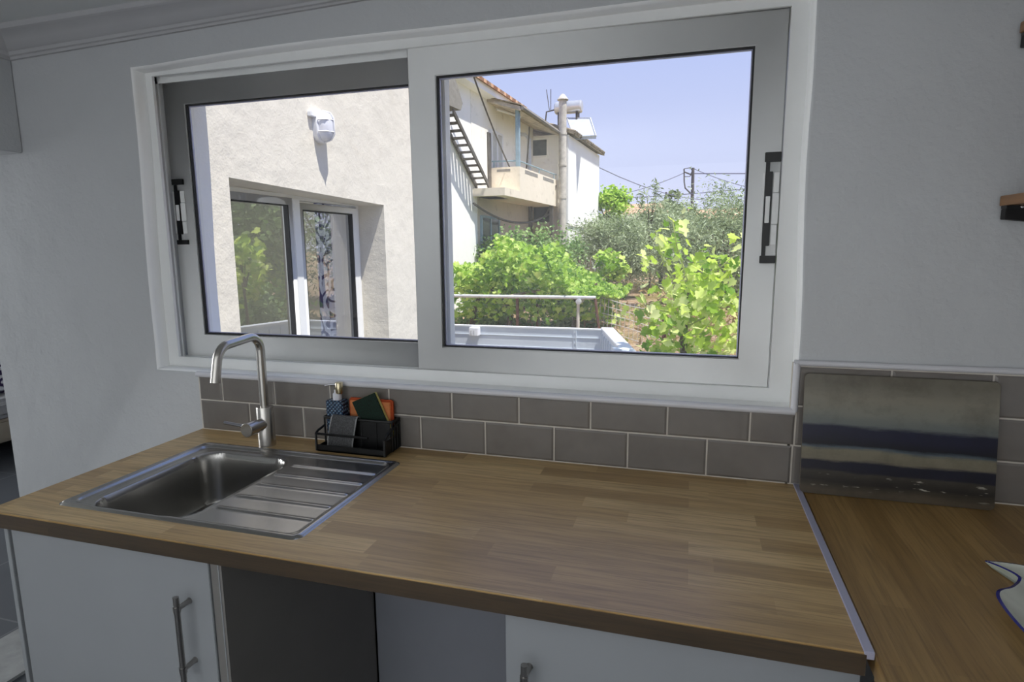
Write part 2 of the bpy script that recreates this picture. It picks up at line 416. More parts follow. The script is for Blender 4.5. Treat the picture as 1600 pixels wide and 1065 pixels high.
# ------------------------------------------------------------------ room shell
WX0, WX1, CZ = -1.12, 2.30, 2.215
def wall_with_hole():
    """kitchen window wall: plaster face with an uneven, soft-edged window reveal"""
    hole = [(-.354, 2.071), (-.371, 1.108), (1.619, 1.106), (1.6085, 2.078)]
    N = (10, 18, 10, 24)
    per = []
    for i in range(4):
        a = hole[i]; b = hole[(i+1) % 4]
        for k in range(N[i]):
            t = k/N[i]; x = a[0]+(b[0]-a[0])*t; z = a[1]+(b[1]-a[1])*t
            if i == 3: z += .013*math.sin(PI*t)+.004*math.sin(9*t+1)
            if i == 0: x += .004*math.sin(7*t)
            if i == 2: x += .004*math.sin(8*t)*(t < .9)
            per.append((x, z))
    n = len(per); cx = .62; cz = 1.58
    loops = []
    def loop(y, grow):
        return [(x+grow*(1 if x > cx+.95 else (-1 if x < cx-.93 else 0)), y, z+grow*(1 if z > 2.0 else (-1 if z < 1.2 else 0))) for x, z in per]
    for y, g in ((0, .012), (.003, .006), (.009, .0015), (.016, 0), (.30, 0)): loops.append(loop(y, g))
    # outer boundary points in the same order
    out = []
    X0, X1, Z0, Z1 = WX0, WX1, -.02, CZ+.05
    cor = [(X0, Z1), (X0, Z0), (X1, Z0), (X1, Z1)]
    for i in range(4):
        a = cor[i]; b = cor[(i+1) % 4]
        for k in range(N[i]): t = k/N[i]; out.append((a[0]+(b[0]-a[0])*t, a[1]+(b[1]-a[1])*t))
    mb = MB()
    vs = [(x, 0, z) for x, z in out]+sum(loops, [])+[(x, .30, z) for x, z in out]
    fs = []; mi = []
    def ring(a, b, m):
        for k in range(n):
            q = (k+1) % n; fs.append((a*n+k, a*n+q, b*n+q, b*n+k)); mi.append(m)
    ring(0, 1, 0)
    for j in range(1, 5): ring(j, j+1, 1 if j > 1 else 0)
    ring(5, 6, 0); ring(6, 0, 0)
    mb.v = vs; mb.f = fs; mb.mi = mi
    return mb.build('wall_back', [M['wall'], M['reveal']], smooth=True)
struct(wall_with_hole())
mb = MB(); mb.box(-1.12, -.862, -3.6, -.95, 0, CZ); mb.box(-1.12, -.862, -.95, 0, 1.84, CZ)
struct(mb.build('wall_left', M['wall'], bevel=.004))
struct(MB().box(WX1, WX1+.12, -3.6, .3, 0, CZ).build('wall_right', M['wall']))
struct(MB().box(WX0, WX1+.12, -3.72, -3.6, 0, CZ).build('wall_front', M['wall']))
struct(MB().box(-4.6, WX1+.12, -3.72, 3.75, -.06, 0).build('floor', M['floor']))
struct(MB().box(-4.6, WX1+.12, -3.72, .3, CZ, CZ+.12).build('ceiling', M['ceil']))
struct(MB().box(-1.17, -.89, -1.2, .02, 0, .012).build('trim_1', M['threshold']))

# cornice with stepped moulding, along the window wall and the left wall
def cornice():
    mb = MB()
    prof = [(0, 0), (-.010, 0), (-.012, .008), (-.020, .010), (-.024, .020), (-.036, .024), (-.050, .040), (-.066, .052), (-.085, .057), (-.095, .060), (-.105, .078), (0, .078)]
    def sec(x, zb): return [(x, y, zb+h*(CZ+.004-zb)/.078) for y, h in prof]
    a = sec(-.862, 2.14); b = sec(.49, 2.176); c = sec(WX1, 2.19)
    n = len(prof)
    mb.add(a+b+c, [(i, (i+1) % n, n+(i+1) % n, n+i) for i in range(n)]+[(n+i, n+(i+1) % n, 2*n+(i+1) % n, 2*n+i) for i in range(n)])
    return mb
struct(cornice().build('trim_2', M['cornice'], smooth=True))
def cornice2():
    mb = MB()
    prof = [(0, 0), (.010, 0), (.012, .008), (.020, .010), (.024, .020), (.036, .024), (.050, .040), (.066, .052), (.085, .057), (.095, .060), (.105, .078), (0, .078)]
    def sec(y, zb): return [(-.862+x, y, zb+h*(CZ+.004-zb)/.078) for x, h in prof]
    a = sec(-3.6, 2.14); b = sec(0, 2.14); n = len(prof)
    mb.add(a+b, [(i, (i+1) % n, n+(i+1) % n, n+i) for i in range(n)]); return mb
struct(cornice2().build('trim_3', M['cornice'], smooth=True))

# wall tiles with a white rounded edge trim
def tiles():
    mb = MB()
    mb.box(-.196, 1.618, -.0066, .002, .91, 1.098, 1); mb.box(1.612, WX1, -.0066, .002, .91, 1.222, 1)
    def tile(x0, x1, z0, z1):
        g = .0020; x0 += g; x1 -= g; z0 += g; z1 -= g
        if x1-x0 < .012 or z1-z0 < .012: return
        c = min(.005, (x1-x0)/3, (z1-z0)/3)
        b = [(x0, -.0045, z0), (x1, -.0045, z0), (x1, -.0045, z1), (x0, -.0045, z1)]
        m = [(x, -.0068, z) for x, _, z in b]
        t = [(x0+c, -.0092, z0+c), (x1-c, -.0092, z0+c), (x1-c, -.0092, z1-c), (x0+c, -.0092, z1-c)]
        mb.add(b+m+t, [(i, (i+1) % 4, 4+(i+1) % 4, 4+i) for i in range(4)]+[(4+i, 4+(i+1) % 4, 8+(i+1) % 4, 8+i) for i in range(4)]+[(8, 9, 10, 11)], 0)
    p = .203
    for r, (z0, z1, off) in enumerate([(.911, 1.0115, 0), (1.0115, 1.113, .5), (1.113, 1.2145, 0)]):
        for k in range(-3, 13):
            x0 = p*(k+off); x1 = x0+p
            for lo, hi, zt in ((-.194, 1.618, 1.092), (1.627, WX1, 1.214)):
                if r == 0: lo, hi = (-.194, WX1) if lo < 0 else (9, 9)
                if r == 1 and lo < 0: hi = 1.627
                a = max(x0, lo); b = min(x1, hi); zz = min(z1, zt if r else 2)
                if r == 1 and lo < 0 and a > 1.60: continue
                if b > a and zz > z0: tile(a, b, z0, zz)
    return mb.build('splashback', [M['tile'], M['grout']])
struct(tiles())
mb = MB()
mb.tube([(-.2, -.006, 1.0975), (1.624, -.006, 1.0985)], .0095, 12)
mb.tube([(1.622, -.006, 1.0985), (1.622, -.006, 1.222)], .0085, 12)
mb.tube([(1.616, -.006, 1.2215), (WX1, -.006, 1.2235)], .0075, 12)
struct(mb.build('trim_4', M['trim_white'], smooth=True))

# ------------------------------------------------------------------ kitchen window
def ring(mb, x0, x1, z0, z1, y0, y1, l, r, b, t, mi=0):
    """mitred rectangular frame"""
    o = [(x0, z0), (x1, z0), (x1, z1), (x0, z1)]; i_ = [(x0+l, z0+b), (x1-r, z0+b), (x1-r, z1-t), (x0+l, z1-t)]
    for k in range(4):
        q = (k+1) % 4
        mb.hexa([(o[k][0], y0, o[k][1]), (o[q][0], y0, o[q][1]), (i_[q][0], y0, i_[q][1]), (i_[k][0], y0, i_[k][1])],
                [(o[k][0], y1, o[k][1]), (o[q][0], y1, o[q][1]), (i_[q][0], y1, i_[q][1]), (i_[k][0], y1, i_[k][1])], mi)
    return mb
win = bpy.data.objects.new('window_1', None); COL.objects.link(win); struct(win)
def wpart(mb, name, m, par=win, **kw):
    o = mb.build(name, m, **kw); o.parent = par; return o
mb = MB(); ring(mb, -.385, 1.622, 1.098, 2.115, .05, .060, .058, .053, .043, .055); ring(mb, -.385, 1.622, 1.098, 2.115, .06, .165, .026, .050, .028, .046)
wpart(mb, 'frame', M['pvc'])
mb = MB(); mb.box(-.358, 1.57, .080, .086, 2.045, 2.07); mb.box(-.3585, -.338, .080, .086, 1.12, 2.07); mb.box(-.358, 1.57, .102, .106, 1.12, 1.136)      # track fins
wpart(mb, 'track', M['pvc'])
mb = MB(); mb.box(-.336, -.334, .052, .1, 1.14, 2.06)
def sash(nm, x0, x1, z0, z1, gx0, gx1, gz0, gz1, y0, y1):
    mb = MB(); ring(mb, x0, x1, z0, z1, y0, y1, gx0-x0, x1-gx1, gz0-z0, z1-gz1)
    s = wpart(mb, 'sash', M['pvc'], bevel=.0025)
    mb = MB(); ring(mb, gx0-.001, gx1+.001, gz0-.001, gz1+.001, y0+.003, y0+.011, .0055, .0055, .0055, .0055)
    wpart(mb, 'gasket', M['gasket'], s)
    mb = MB(); ring(mb, gx0-.001, gx1+.001, gz0-.001, gz1+.001, y0+.013, y0+.018, .008, .008, .008, .008)
    wpart(mb, 'spacer', M['alu_sky_tint'], s)
    ym = y0+.012
    mb = MB(); mb.add([(gx0, ym, gz0), (gx1, ym, gz0), (gx1, ym, gz1), (gx0, ym, gz1)], [(0, 1, 2, 3)])
    wpart(mb, 'pane', M['glass'], s)
    return s
sr = sash('r', .576, 1.568, 1.140, 2.060, .659, 1.494, 1.212, 1.982, .06, .098)
sl_ = sash('l', -.352, .662, 1.130, 2.064, -.266, .555, 1.213, 1.982, .112, .152)
def latch(s, x0, x1, z0, z1, y):
    mb = MB(); h = z1-z0; w_ = x1-x0
    xs = lambda t: x0+t*w_
    zs = lambda t: z0+t*h
    mb.box(xs(.03), xs(.98), y-.007, y, zs(.915), zs(1)); mb.box(xs(.03), xs(.98), y-.007, y, zs(0), zs(.07))
    mb.box(xs(.12), xs(.36), y-.004, y, zs(.05), zs(.93)); mb.box(xs(.12), xs(.56), y-.005, y, zs(.16), zs(.83))
    l = wpart(mb, 'latch', M['black'], s, bevel=.001)
    mb = MB(); mb.box(xs(.2), xs(.46), y-.007, y, zs(.37), zs(.61)); mb.box(xs(-.02), xs(.1), y-.005, y, zs(.17), zs(.82))
    mb.box(xs(.62), xs(.95), y-.005, y, zs(.17), zs(.35)); mb.box(xs(.6), xs(.98), y-.006, y, zs(.36), zs(.635)); mb.box(xs(.62), xs(.95), y-.005, y, zs(.645), zs(.82))
    o = wpart(mb, 'latch_plate', M['pvc'], s, bevel=.0008); o['label'] = 'white latch plate'
latch(sr, 1.528, 1.567, 1.461, 1.731, .06)
latch(sl_, -.346, -.296, 1.524, 1.743, .112)

# ------------------------------------------------------------------ worktops
D = .668
def slab_with_hole(xs, ys, z0, z1, skip):
    """slab cut on a grid of lines, cells in skip left open"""
    mb = MB(); nx, ny = len(xs), len(ys)
    cells = [(i, j) for i in range(nx-1) for j in range(ny-1) if (i, j) not in skip]
    I = lambda i, j, k: (k*ny+j)*nx+i
    vs = [(xs[i], ys[j], z) for z in (z0, z1) for j in range(ny) for i in range(nx)]
    fs = []
    for i, j in cells:
        fs.append((I(i, j, 1), I(i+1, j, 1), I(i+1, j+1, 1), I(i, j+1, 1))); fs.append((I(i, j, 0), I(i, j+1, 0), I(i+1, j+1, 0), I(i+1, j, 0)))
        for (di, dj, a, b) in ((0, -1, (i, j), (i+1, j)), (1, 0, (i+1, j), (i+1, j+1)), (0, 1, (i+1, j+1), (i, j+1)), (-1, 0, (i, j+1), (i, j))):
            if (i+di, j+dj) not in cells: fs.append((I(*a, 0), I(*b, 0), I(*b, 1), I(*a, 1)))
    return mb.add(vs, fs)
SX0, SX1, SY0, SY1 = -.072, .604, -.598, -.122
wt_ = Thing('worktop', 'oak stave kitchen worktop with the steel sink let into it, under the window', 'worktop', (.7, -.3, .872))
o = wt_.part(slab_with_hole([-.2, SX0+.02, SX1-.02, 1.634], [-D, SY0+.02, SY1-.02, -.0005], .872, .91, {(1, 1)}), 'board', M['wood'], bevel=.0025)
wt_.part(MB().box(-.2, 1.634, -D-.0008, -D+.0001, .8735, .9075), 'edge_band', M['wood_edge_shade'], label='front edge, its oak darkened to stand for shade')
wt_.part(MB().box(1.631, 1.645, -D+.001, -.004, .9, .9125), 'joint_strip', M['alu_sky_tint'], label='metal strip along the joint, its pale lavender standing for reflected sky', bevel=.0008)
w2 = Thing('worktop', 'oak worktop running along the right wall, with the fish dish and painted board on it', 'worktop', (1.95, -1.2, .872))
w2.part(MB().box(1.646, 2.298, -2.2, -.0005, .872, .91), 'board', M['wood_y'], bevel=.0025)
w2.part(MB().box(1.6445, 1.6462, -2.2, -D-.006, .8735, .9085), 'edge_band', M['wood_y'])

# ------------------------------------------------------------------ sink
def sink():
    nx, ny = 226, 160
    X = np.linspace(SX0, SX1, nx); Y = np.linspace(SY0, SY1, ny)
    gx, gy = np.meshgrid(X, Y)
    def sd(x0, x1, y0, y1, r):
        qx = np.abs(gx-(x0+x1)/2)-(x1-x0)/2+r; qy = np.abs(gy-(y0+y1)/2)-(y1-y0)/2+r
        return np.minimum(np.maximum(qx, qy), 0)+np.hypot(np.maximum(qx, 0), np.maximum(qy, 0))-r
    ss = lambda e0, e1, x: (lambda t: t*t*(3-2*t))(np.clip((x-e0)/(e1-e0), 0, 1))
    outer = sd(SX0, SX1, SY0, SY1, .022)
    z = np.full_like(gx, .9125)
    z += .0025*np.exp(-((outer+.012)/.006)**2)                 # raised rim bead
    z -= .0025*ss(-.004, .0, outer)
    rec = sd(SX0+.022, SX1-.022, SY0+.020, SY1-.020, .03)
    z -= .006*ss(.002, -.010, rec)                             # sunken field
    bas = sd(-.012, .283, -.576, -.176, .065)
    z -= .0035*ss(.016, .0, bas)*ss(-.02, .01, bas)
    z -= .15*ss(.002, -.020, bas)
    fl = np.clip(-bas, 0, .2); z -= .006*ss(.02, .15, fl)
    # draining ridges
    for (xa, ya, xb, yb) in [(.318, -.222, .566, -.212), (.317, -.292, .566, -.282), (.316, -.362, .567, -.352), (.316, -.436, .568, -.428), (.316, -.505, .569, -.497)]:
        yc = (ya+yb)/2
        dx = np.maximum(np.maximum(xa-gx, gx-xb), 0); dd = np.hypot(dx, gy-yc)
        z += .0035*np.exp(-(dd/.006)**2)
    # round the outer corners by pulling verts inside
    cx = np.clip(gx, SX0+.022, SX1-.022); cy = np.clip(gy, SY0+.022, SY1-.022)
    vx, vy = gx-cx, gy-cy; L = np.hypot(vx, vy); Lm = np.maximum(np.maximum(np.abs(vx), np.abs(vy)), 1e-9)
    k = np.where(L > 1e-9, Lm/np.maximum(L, 1e-9), 1)
    px, py = cx+vx*k, cy+vy*k
    V = np.stack([px, py, z], -1).reshape(-1, 3)
    idx = np.arange(nx*ny).reshape(ny, nx)
    q = np.stack([idx[:-1, :-1], idx[:-1, 1:], idx[1:, 1:], idx[1:, :-1]], -1).reshape(-1, 4)
    mb = MB(); mb.v = [tuple(v) for v in V]; mb.f = [tuple(int(a) for a in f) for f in q]; mb.mi = [0]*len(mb.f)
    # skirt down to the board
    edge = list(idx[0, :])+list(idx[1:, -1])+list(idx[-1, -2::-1])+list(idx[-2:0:-1, 0]); n = len(edge); o = len(mb.v)
    for e in edge: mb.v.append((V[e][0], V[e][1], .9101))
    for i in range(n): mb.f.append((int(edge[i]), int(edge[(i+1) % n]), o+(i+1) % n, o+i)); mb.mi.append(0)
    return mb
t = Thing('sink', 'stainless steel inset sink with a deep bowl and ribbed drainer', 'sink', (.26, -.36, .91))
t.part(sink(), 'basin', M['steel'], smooth=True, fix=True)
mb = MB(); mb.lathe([(.0, .004), (.030, .004), (.042, .003), (.044, 0)], (.135, -.376, .7455)); mb.lathe([(.0, .010), (.008, .010), (.010, .004)], (.135, -.376, .7455))
t.part(mb, 'drain', M['chrome'], smooth=True)

# ------------------------------------------------------------------ tap
TX, TY = .131, -.094
t = Thing('mixer_tap', 'brushed steel mixer tap with a bent round spout and side lever', 'tap', (TX, TY, .91))
t.part(MB().lathe([(.0, 0), (.0258, 0), (.0255, .002), (.0255, .120), (.0245, .1225), (.0, .1225)], (TX, TY, .91)), 'body', M['tap'], smooth=True)
pth = [(TX, TY, 1.03), (TX, TY, 1.10), (TX, TY, 1.195)]
def q(c, r, a): return (TX, c[0]+r*math.cos(a), c[1]+r*math.sin(a))
pth += arc((TY-.045, 1.207), .045, 0, 1.45, 8, q)
pth += arc((TY-.128, 1.197), .047, 1.72, 2.92, 8, q)
e = Vector(pth[-1]); pth.append((TX, e.y-.014, e.z-.06))
t.part(MB().tube(pth, .0128, 18), 'spout', M['tap'], smooth=True)
mb = MB(); mb.lathe([(.0, 0), (.0185, 0), (.0185, -.040), (.021, -.041), (.021, -.0765), (.0195, -.078), (.0, -.078)], (TX, TY-.008, .982), ax='y')
kn = t.part(mb, 'lever_hub', M['tap'], smooth=True)
t.part(MB().tube([(TX-.015, TY-.066, .986), (TX-.045, TY-.066, .989), (TX-.093, TY-.066, .993)], [.0064, .006, .0056], 12), 'lever', M['chrome'], sub=kn, smooth=True)

# ------------------------------------------------------------------ sink caddy and contents
x0, x1, y0, y1 = .315, .541, -.106, -.012
ym = -.058
t = Thing('sink_caddy', 'black wire sink caddy holding sponges and soap behind the drainer', 'caddy', (.43, -.06, .91))
mb = MB(); mb.box(x0, x1, y0, y1, .913, .917); mb.box(x0, x1, y0, y0+.003, .912, .932); mb.box(x0, x1, y1-.003, y1, .913, .928); mb.box(x0, x0+.003, y0, y1, .913, .928); mb.box(x1-.003, x1, y0, y1, .913, .956)
t.part(mb, 'tray', M['black_metal'], bevel=.0008)
for x in (x0+.02, x1-.02):
    for y in (y0+.015, y1-.015): t.part(MB().cyl((x, y, .9101), (x, y, .914), .006, 12), 'foot', M['black'])
r = .0036
mb = MB()
mb.tube([(x0, ym, .978), (x0, y0+.012, .972), (x0, y0, .966), (x0+.01, y0-.002, .966), (x1-.052, y0-.002, .966)], r, 8)
mb.tube([(x0, y0, .967), (x0, y0, .914)], r, 8); mb.tube([(x1, y0, .914), (x1, y0, .962), (x1, y0+.012, .972), (x1, ym, .982), (x1, y1, .995)], r+.001, 8)
t.part(mb, 'front_rail', M['black_metal'], smooth=True)
mb = MB()
zr = 1.003
mb.tube([(x0, y1, zr), (x0, ym, zr), (x0+.004, ym-.003, zr), (x1-.004, ym-.003, zr), (x1, ym, zr), (x1, y1, zr)], r+.0008, 8)
mb.tube([(x0, y1, zr), (x1, y1, zr)], r, 8)
t.part(mb, 'rim', M['black_metal'], smooth=True)
for y in (ym, ym+.015, y1-.014, y1):
    for x in (x0, x1): t.part(MB().cyl((x, y, .914), (x, y, zr), .003, 8), 'upright', M['black_metal'], smooth=True)
for x in (.39, .44, .49): t.part(MB().cyl((x, ym-.002, .914), (x, ym-.002, zr), .003, 8), 'upright', M['black_metal'], smooth=True)
t.part(MB().box(.40, x1-.006, ym-.002, ym-.0005, .917, zr-.002), 'front_plate', M['black'])

t = Thing('soap_dispenser', 'navy dimpled square soap dispenser with a brass pump', 'soap dispenser', (.336, -.034, .917))
t.part(MB().box(.318, .375, -.0535, -.0175, .9175, 1.054), 'bottle', M['navy'], bevel=.003, at=(.345, -.035, .98))
bx, by = .349, -.036
t.part(MB().lathe([(.0, 1.054), (.013, 1.054), (.013, 1.072), (.009, 1.076), (.009, 1.084), (0, 1.084)], (bx, by, 0)), 'collar', M['clear'], smooth=True)
p = t.part(MB().lathe([(.0, 1.073), (.010, 1.073), (.0115, 1.076), (.0115, 1.106), (.010, 1.108), (0, 1.108)], (bx+.008, by, 0)), 'pump', M['gold'], smooth=True)
t.part(MB().tube([(bx+.006, by, 1.101), (bx-.02, by-.004, 1.100), (bx-.036, by-.008, 1.096)], [.0032, .003, .0026], 10), 'nozzle', M['chrome'], sub=p, smooth=True)

t = Thing('sponge', 'large orange sponge standing upright at the back of the caddy', 'sponge', (.457, -.025, .917))
t.part(MB().box(.384, .530, -.0305, -.0165, .9176, 1.060), 'foam', M['orange_dark'], bevel=.004, seg=3)
t.part(MB().box(.390, .524, -.0335, -.030, .924, 1.054), 'face', M['orange'], bevel=.0015, label='lighter orange woven face')

def slanted(c, u, v, nrm, w, h, d):
    u = Vector(u).normalized(); v = Vector(v).normalized(); n = Vector(nrm).normalized(); c = Vector(c)
    b = [c+u*a*w/2+v*bb*h/2 for a, bb in ((-1, -1), (1, -1), (1, 1), (-1, 1))]
    return b, [p+n*d for p in b]
th = math.radians(-24)
u = Vector((math.cos(-th), 0, math.sin(-th))); v = Vector((-math.sin(-th), .0, math.cos(-th)))
t = Thing('scouring_sponge', 'green scourer with yellow foam backing leaning tilted in the caddy', 'sponge', (.47, -.045, .92))
c = (.474, -.0512, 1.0055)
t.part(MB().hexa(*slanted(c, u, v, (0, 1, 0), .083, .140, .0045)), 'scourer', M['green'], bevel=.0008)
c2 = (c[0], c[1]+.0046, c[2])
t.part(MB().hexa(*slanted(c2, u, v, (0, 1, 0), .083, .140, .011)), 'foam', M['yellow'], bevel=.002)

def towel():
    """small cloth draped over the caddy's front rim"""
    n, m = 22, 24; w_ = .087; mb = MB(); vs = []
    for i in range(m+1):
        s = i/m*.142-.032          # along the cloth, 0 at the rim
        for k in range(n+1):
            a = k/n; x = .347+a*w_
            if s < -.008: y, z = ym+.0075, zr+.004+(s+.008)
            elif s < .010:
                g = (s+.008)/.018*PI; y = ym-.0035+.0085*math.cos(g); z = zr+.003+.0068*math.sin(g)
            else:
                g = s-.010; y = ym-.012-.011*min(1, g/.06)-.002*math.sin(a*7+g*20); z = zr+.002-g
            x2 = x-.012*max(0, s)/.1*(1.0)+.002*math.sin(s*40)*(a-.5)
            vs.append((x2, y, z))
    fs = []; mi = []
    for i in range(m):
        for k in range(n):
            fs.append((i*(n+1)+k, i*(n+1)+k+1, (i+1)*(n+1)+k+1, (i+1)*(n+1)+k)); mi.append(1 if k in (0, n-1) or i >= m-1 else 0)
    mb.v = vs; mb.f = fs; mb.mi = mi; return mb
o = towel().build('cloth', [M['towel'], M['towel_hem']], smooth=True)
sm = o.modifiers.new('thick', 'SOLIDIFY'); sm.thickness = .002; sm.offset = 0
tag(o, 'small grey towelling cloth hung over the front of the black caddy', 'cloth')

# ------------------------------------------------------------------ base cabinets
def handle(t, door, x, z0, z1, yf):
    h = t.part(MB().tube([(x, yf-.034, z0), (x, yf-.034, z1)], .0062, 14), 'handle', M['steelbar'], sub=door, smooth=True)
    for z in (z0+.028, z1-.028):
        mb = MB(); mb.tube([(x, yf+.001, z), (x, yf-.004, z), (x, yf-.030, z)], [.0078, .006, .0055], 12)
        mb.tube([(x, yf-.034, z-.007), (x, yf-.034, z+.007)], .0078, 14)
        t.part(mb, 'handle_post', M['steelbar'], sub=door, smooth=True)
def cabinet(label, xa, xb, da, db, hx, side=True, skip_top=None):
    t = Thing('base_cabinet', label, 'cabinet', ((xa+xb)/2, -.32, 0))
    mb = MB(); mb.box(xa, xa+.018, -.612, -.012, .1, .871); mb.box(xb-.028, xb, -.633 if side else -.612, -.012, .1, .871); mb.box(xa, xb, -.03, -.012, .1, .871); mb.box(xa, xb, -.612, -.012, .1, .118)
    t.part(mb, 'carcass', M['cab_grey'], label='grey carcass')
    t.part(MB().box(xa+.02, xb-.02, -.56, -.545, 0, .1), 'plinth', M['cab_grey'])
    d = t.part(MB().box(da, db, -.635, -.615, .105, .866), 'door', M['white_cab'], bevel=.0012)
    handle(t, d, hx, .585, .783, -.635)
    return t
t = cabinet('white base cabinet under the sink with a steel bar handle near its right edge', -.181, .436, -.172, .404, .345, True)
t.part(MB().box(.4275, .4300, -.6345, -.6325, .1, .871), 'edge_strip', M['white_cab'], label='thin pale strip on the cabinet edge')
t.part(MB().box(-.195, -.1815, -.636, -.012, 0, .871), 'end_panel', M['white_cab'], bevel=.001)
cabinet('white base cabinet beside the open bay, handle near its left edge', 1.062, 1.640, 1.064, 1.638, 1.108, False)
struct(MB().box(.437, 1.061, -.02, -.001, 0, .871).build('recess_shade_panel', mat('recess_shade_grey', rgb(140, 142, 150), .8, var=.02)))  # panel added over the bay's back wall, its grey imitating the shade there
t = Thing('base_cabinet', 'base cabinet under the worktop along the right wall', 'cabinet', (1.97, -1.4, 0))
t.part(MB().box(1.70, 2.29, -2.19, -.70, .1, .871), 'carcass', M['cab_grey'])
t.part(MB().box(1.68, 1.70, -2.19, -.72, .105, .866), 'door', M['white_cab'], bevel=.0012)
t.part(MB().box(1.74, 2.28, -2.17, -.72, 0, .1), 'plinth', M['cab_grey'])

# ------------------------------------------------------------------ painted board, dish, shelves
t = Thing('cutting_board', 'rectangular glass board painted with a grey, cream and navy seascape, leaning on the tiles', 'board', (1.84, -.05, .91))
poly = rrect(0, .402, 0, .291, .012, 5)
def lean(x, z, d):
    a = math.asin(.038/.291); return (1.638+x, -.052+z*math.sin(a)-d*math.cos(a), .9105+z*math.cos(a)+d*math.sin(a)*0+.0005)
t.part(MB().hexa([lean(x, z, 0) for x, z in poly], [lean(x, z, .005) for x, z in poly]), 'panel', M['board_edge'], bevel=.0008)
o = t.part(MB().add([lean(x, z, .0054) for x, z in rrect(.0008, .4012, .0008, .2902, .0115, 5)], [tuple(range(24))]), 'painting', M['board'], at=(1.638, -.052, .9105), fix=False)

def dish():
    """fish-shaped platter: outline in plan, swept up to a rim"""
    half = [(0, 0), (.028, -.008), (.05, -.004), (.078, .010)]
    C_ = Vector((2.035, -.585))
    body = []
    # outline, clockwise from the left tail tip (world plan coordinates)
    key = [(1.902, -.356), (1.914, -.372), (1.926, -.388), (1.9315, -.402), (1.928, -.416), (1.908, -.436), (1.884, -.458), (1.868, -.482), (1.861, -.515), (1.859, -.555), (1.861, -.60), (1.868, -.66), (1.885, -.73),
           (1.91, -.80), (1.945, -.86), (1.99, -.90), (2.03, -.91), (2.07, -.90), (2.115, -.86), (2.15, -.80), (2.175, -.73), (2.19, -.66), (2.197, -.6), (2.199, -.555), (2.196, -.515), (2.188, -.482),
           (2.17, -.458), (2.146, -.436), (2.128, -.416), (2.124, -.402), (2.128, -.388), (2.14, -.372), (2.152, -.356), (2.11, -.352), (2.07, -.360), (2.028, -.366), (1.985, -.360), (1.944, -.353)]
    P = [Vector((k[0]+.011, k[1]+.025)) if k[1] > -.42 else Vector(k) for k in key]; n = len(P)
    # smooth closed curve
    Q = []
    for i in range(n):
        p0, p1, p2, p3 = P[i-1], P[i], P[(i+1) % n], P[(i+2) % n]
        for k in range(4):
            t = k/4; Q.append(.5*((2*p1)+(p2-p0)*t+(2*p0-5*p1+4*p2-p3)*t*t+(3*p1-p0-3*p2+p3)*t**3))
    N = len(Q)
    ct = Vector((2.028, -.60))
    nr = []
    for i in range(N):
        d = (Q[(i+1) % N]-Q[i-1]).normalized(); nv = Vector((-d.y, d.x))
        if nv.dot(ct-Q[i]) < -.02 and False: nv = -nv
        nr.append(nv)
    sgn = 1 if sum(nr[i].dot(ct-Q[i]) for i in range(N)) > 0 else -1
    rim = lambda p: .934-.015*min(1, max(0, (p.y+.47)/.07))
    def lp(ins, z, dz=0): return [(Q[i].x+nr[i].x*sgn*ins, Q[i].y+nr[i].y*sgn*ins, (rim(Q[i]) if z is None else z)+dz) for i in range(N)]
    def shr(k, z): return [(ct.x+(Q[i].x-ct.x)*k, ct.y+(Q[i].y-ct.y)*k*.93, z) for i in range(N)]
    loops = [shr(.55, .9105), shr(.72, .9108), lp(.014, None, -.0075), lp(.002, None, -.0025), lp(0, None), lp(.0048, None, .001), lp(.007, None, -.0005), lp(.014, None, -.005), shr(.74, .9155), shr(.55, .9145), shr(.2, .9142)]
    mb = MB(); mb.v = sum(loops, [])
    for j in range(len(loops)-1):
        for k in range(N):
            a = (k+1) % N; mb.f.append((j*N+k, j*N+a, (j+1)*N+a, (j+1)*N+k)); mb.mi.append(1 if j in (4,) else 0)
    mb.f.append(tuple(range(N))); mb.mi.append(0); mb.f.append(tuple((len(loops)-1)*N+k for k in range(N))); mb.mi.append(0)
    return mb
o = dish().build('fish_dish', [M['china'], M['china_blue']], smooth=True, at=(2.03, -.6, .91))
tag(o, 'white fish-shaped china dish with a dark blue rim on the right-hand worktop', 'dish')

def shelf(z, label):
    t = Thing('wall_shelf', label, 'shelf', (2.15, -.4, z))
    t.part(MB().box(2.0, 2.298, -.9, -.012, z-.021, z), 'board', M['shelfwood'], bevel=.001)
    mb = MB(); mb.prism([(2.004, z-.027), (2.29, z-.027), (2.29, z-.085), (2.004, z-.05)], 'y', -.035, -.012)
    b = t.part(mb, 'bracket', M['black_metal'], bevel=.001)
    mb = MB(); mb.box(2.004, 2.29, -.036, -.011, z-.027, z-.0212); t.part(mb, 'bracket_plate', M['black'])
    t.part(MB().lathe([(0, -.004), (.003, -.003), (.004, 0)], (2.03, -.037, z-.0245), ax='y', n=10), 'screw', M['chrome'], smooth=True)
shelf(1.607, 'brown wooden shelf on black brackets, the lower of two at the right edge')
shelf(1.957, 'brown wooden shelf on black brackets, the upper of two at the right edge')

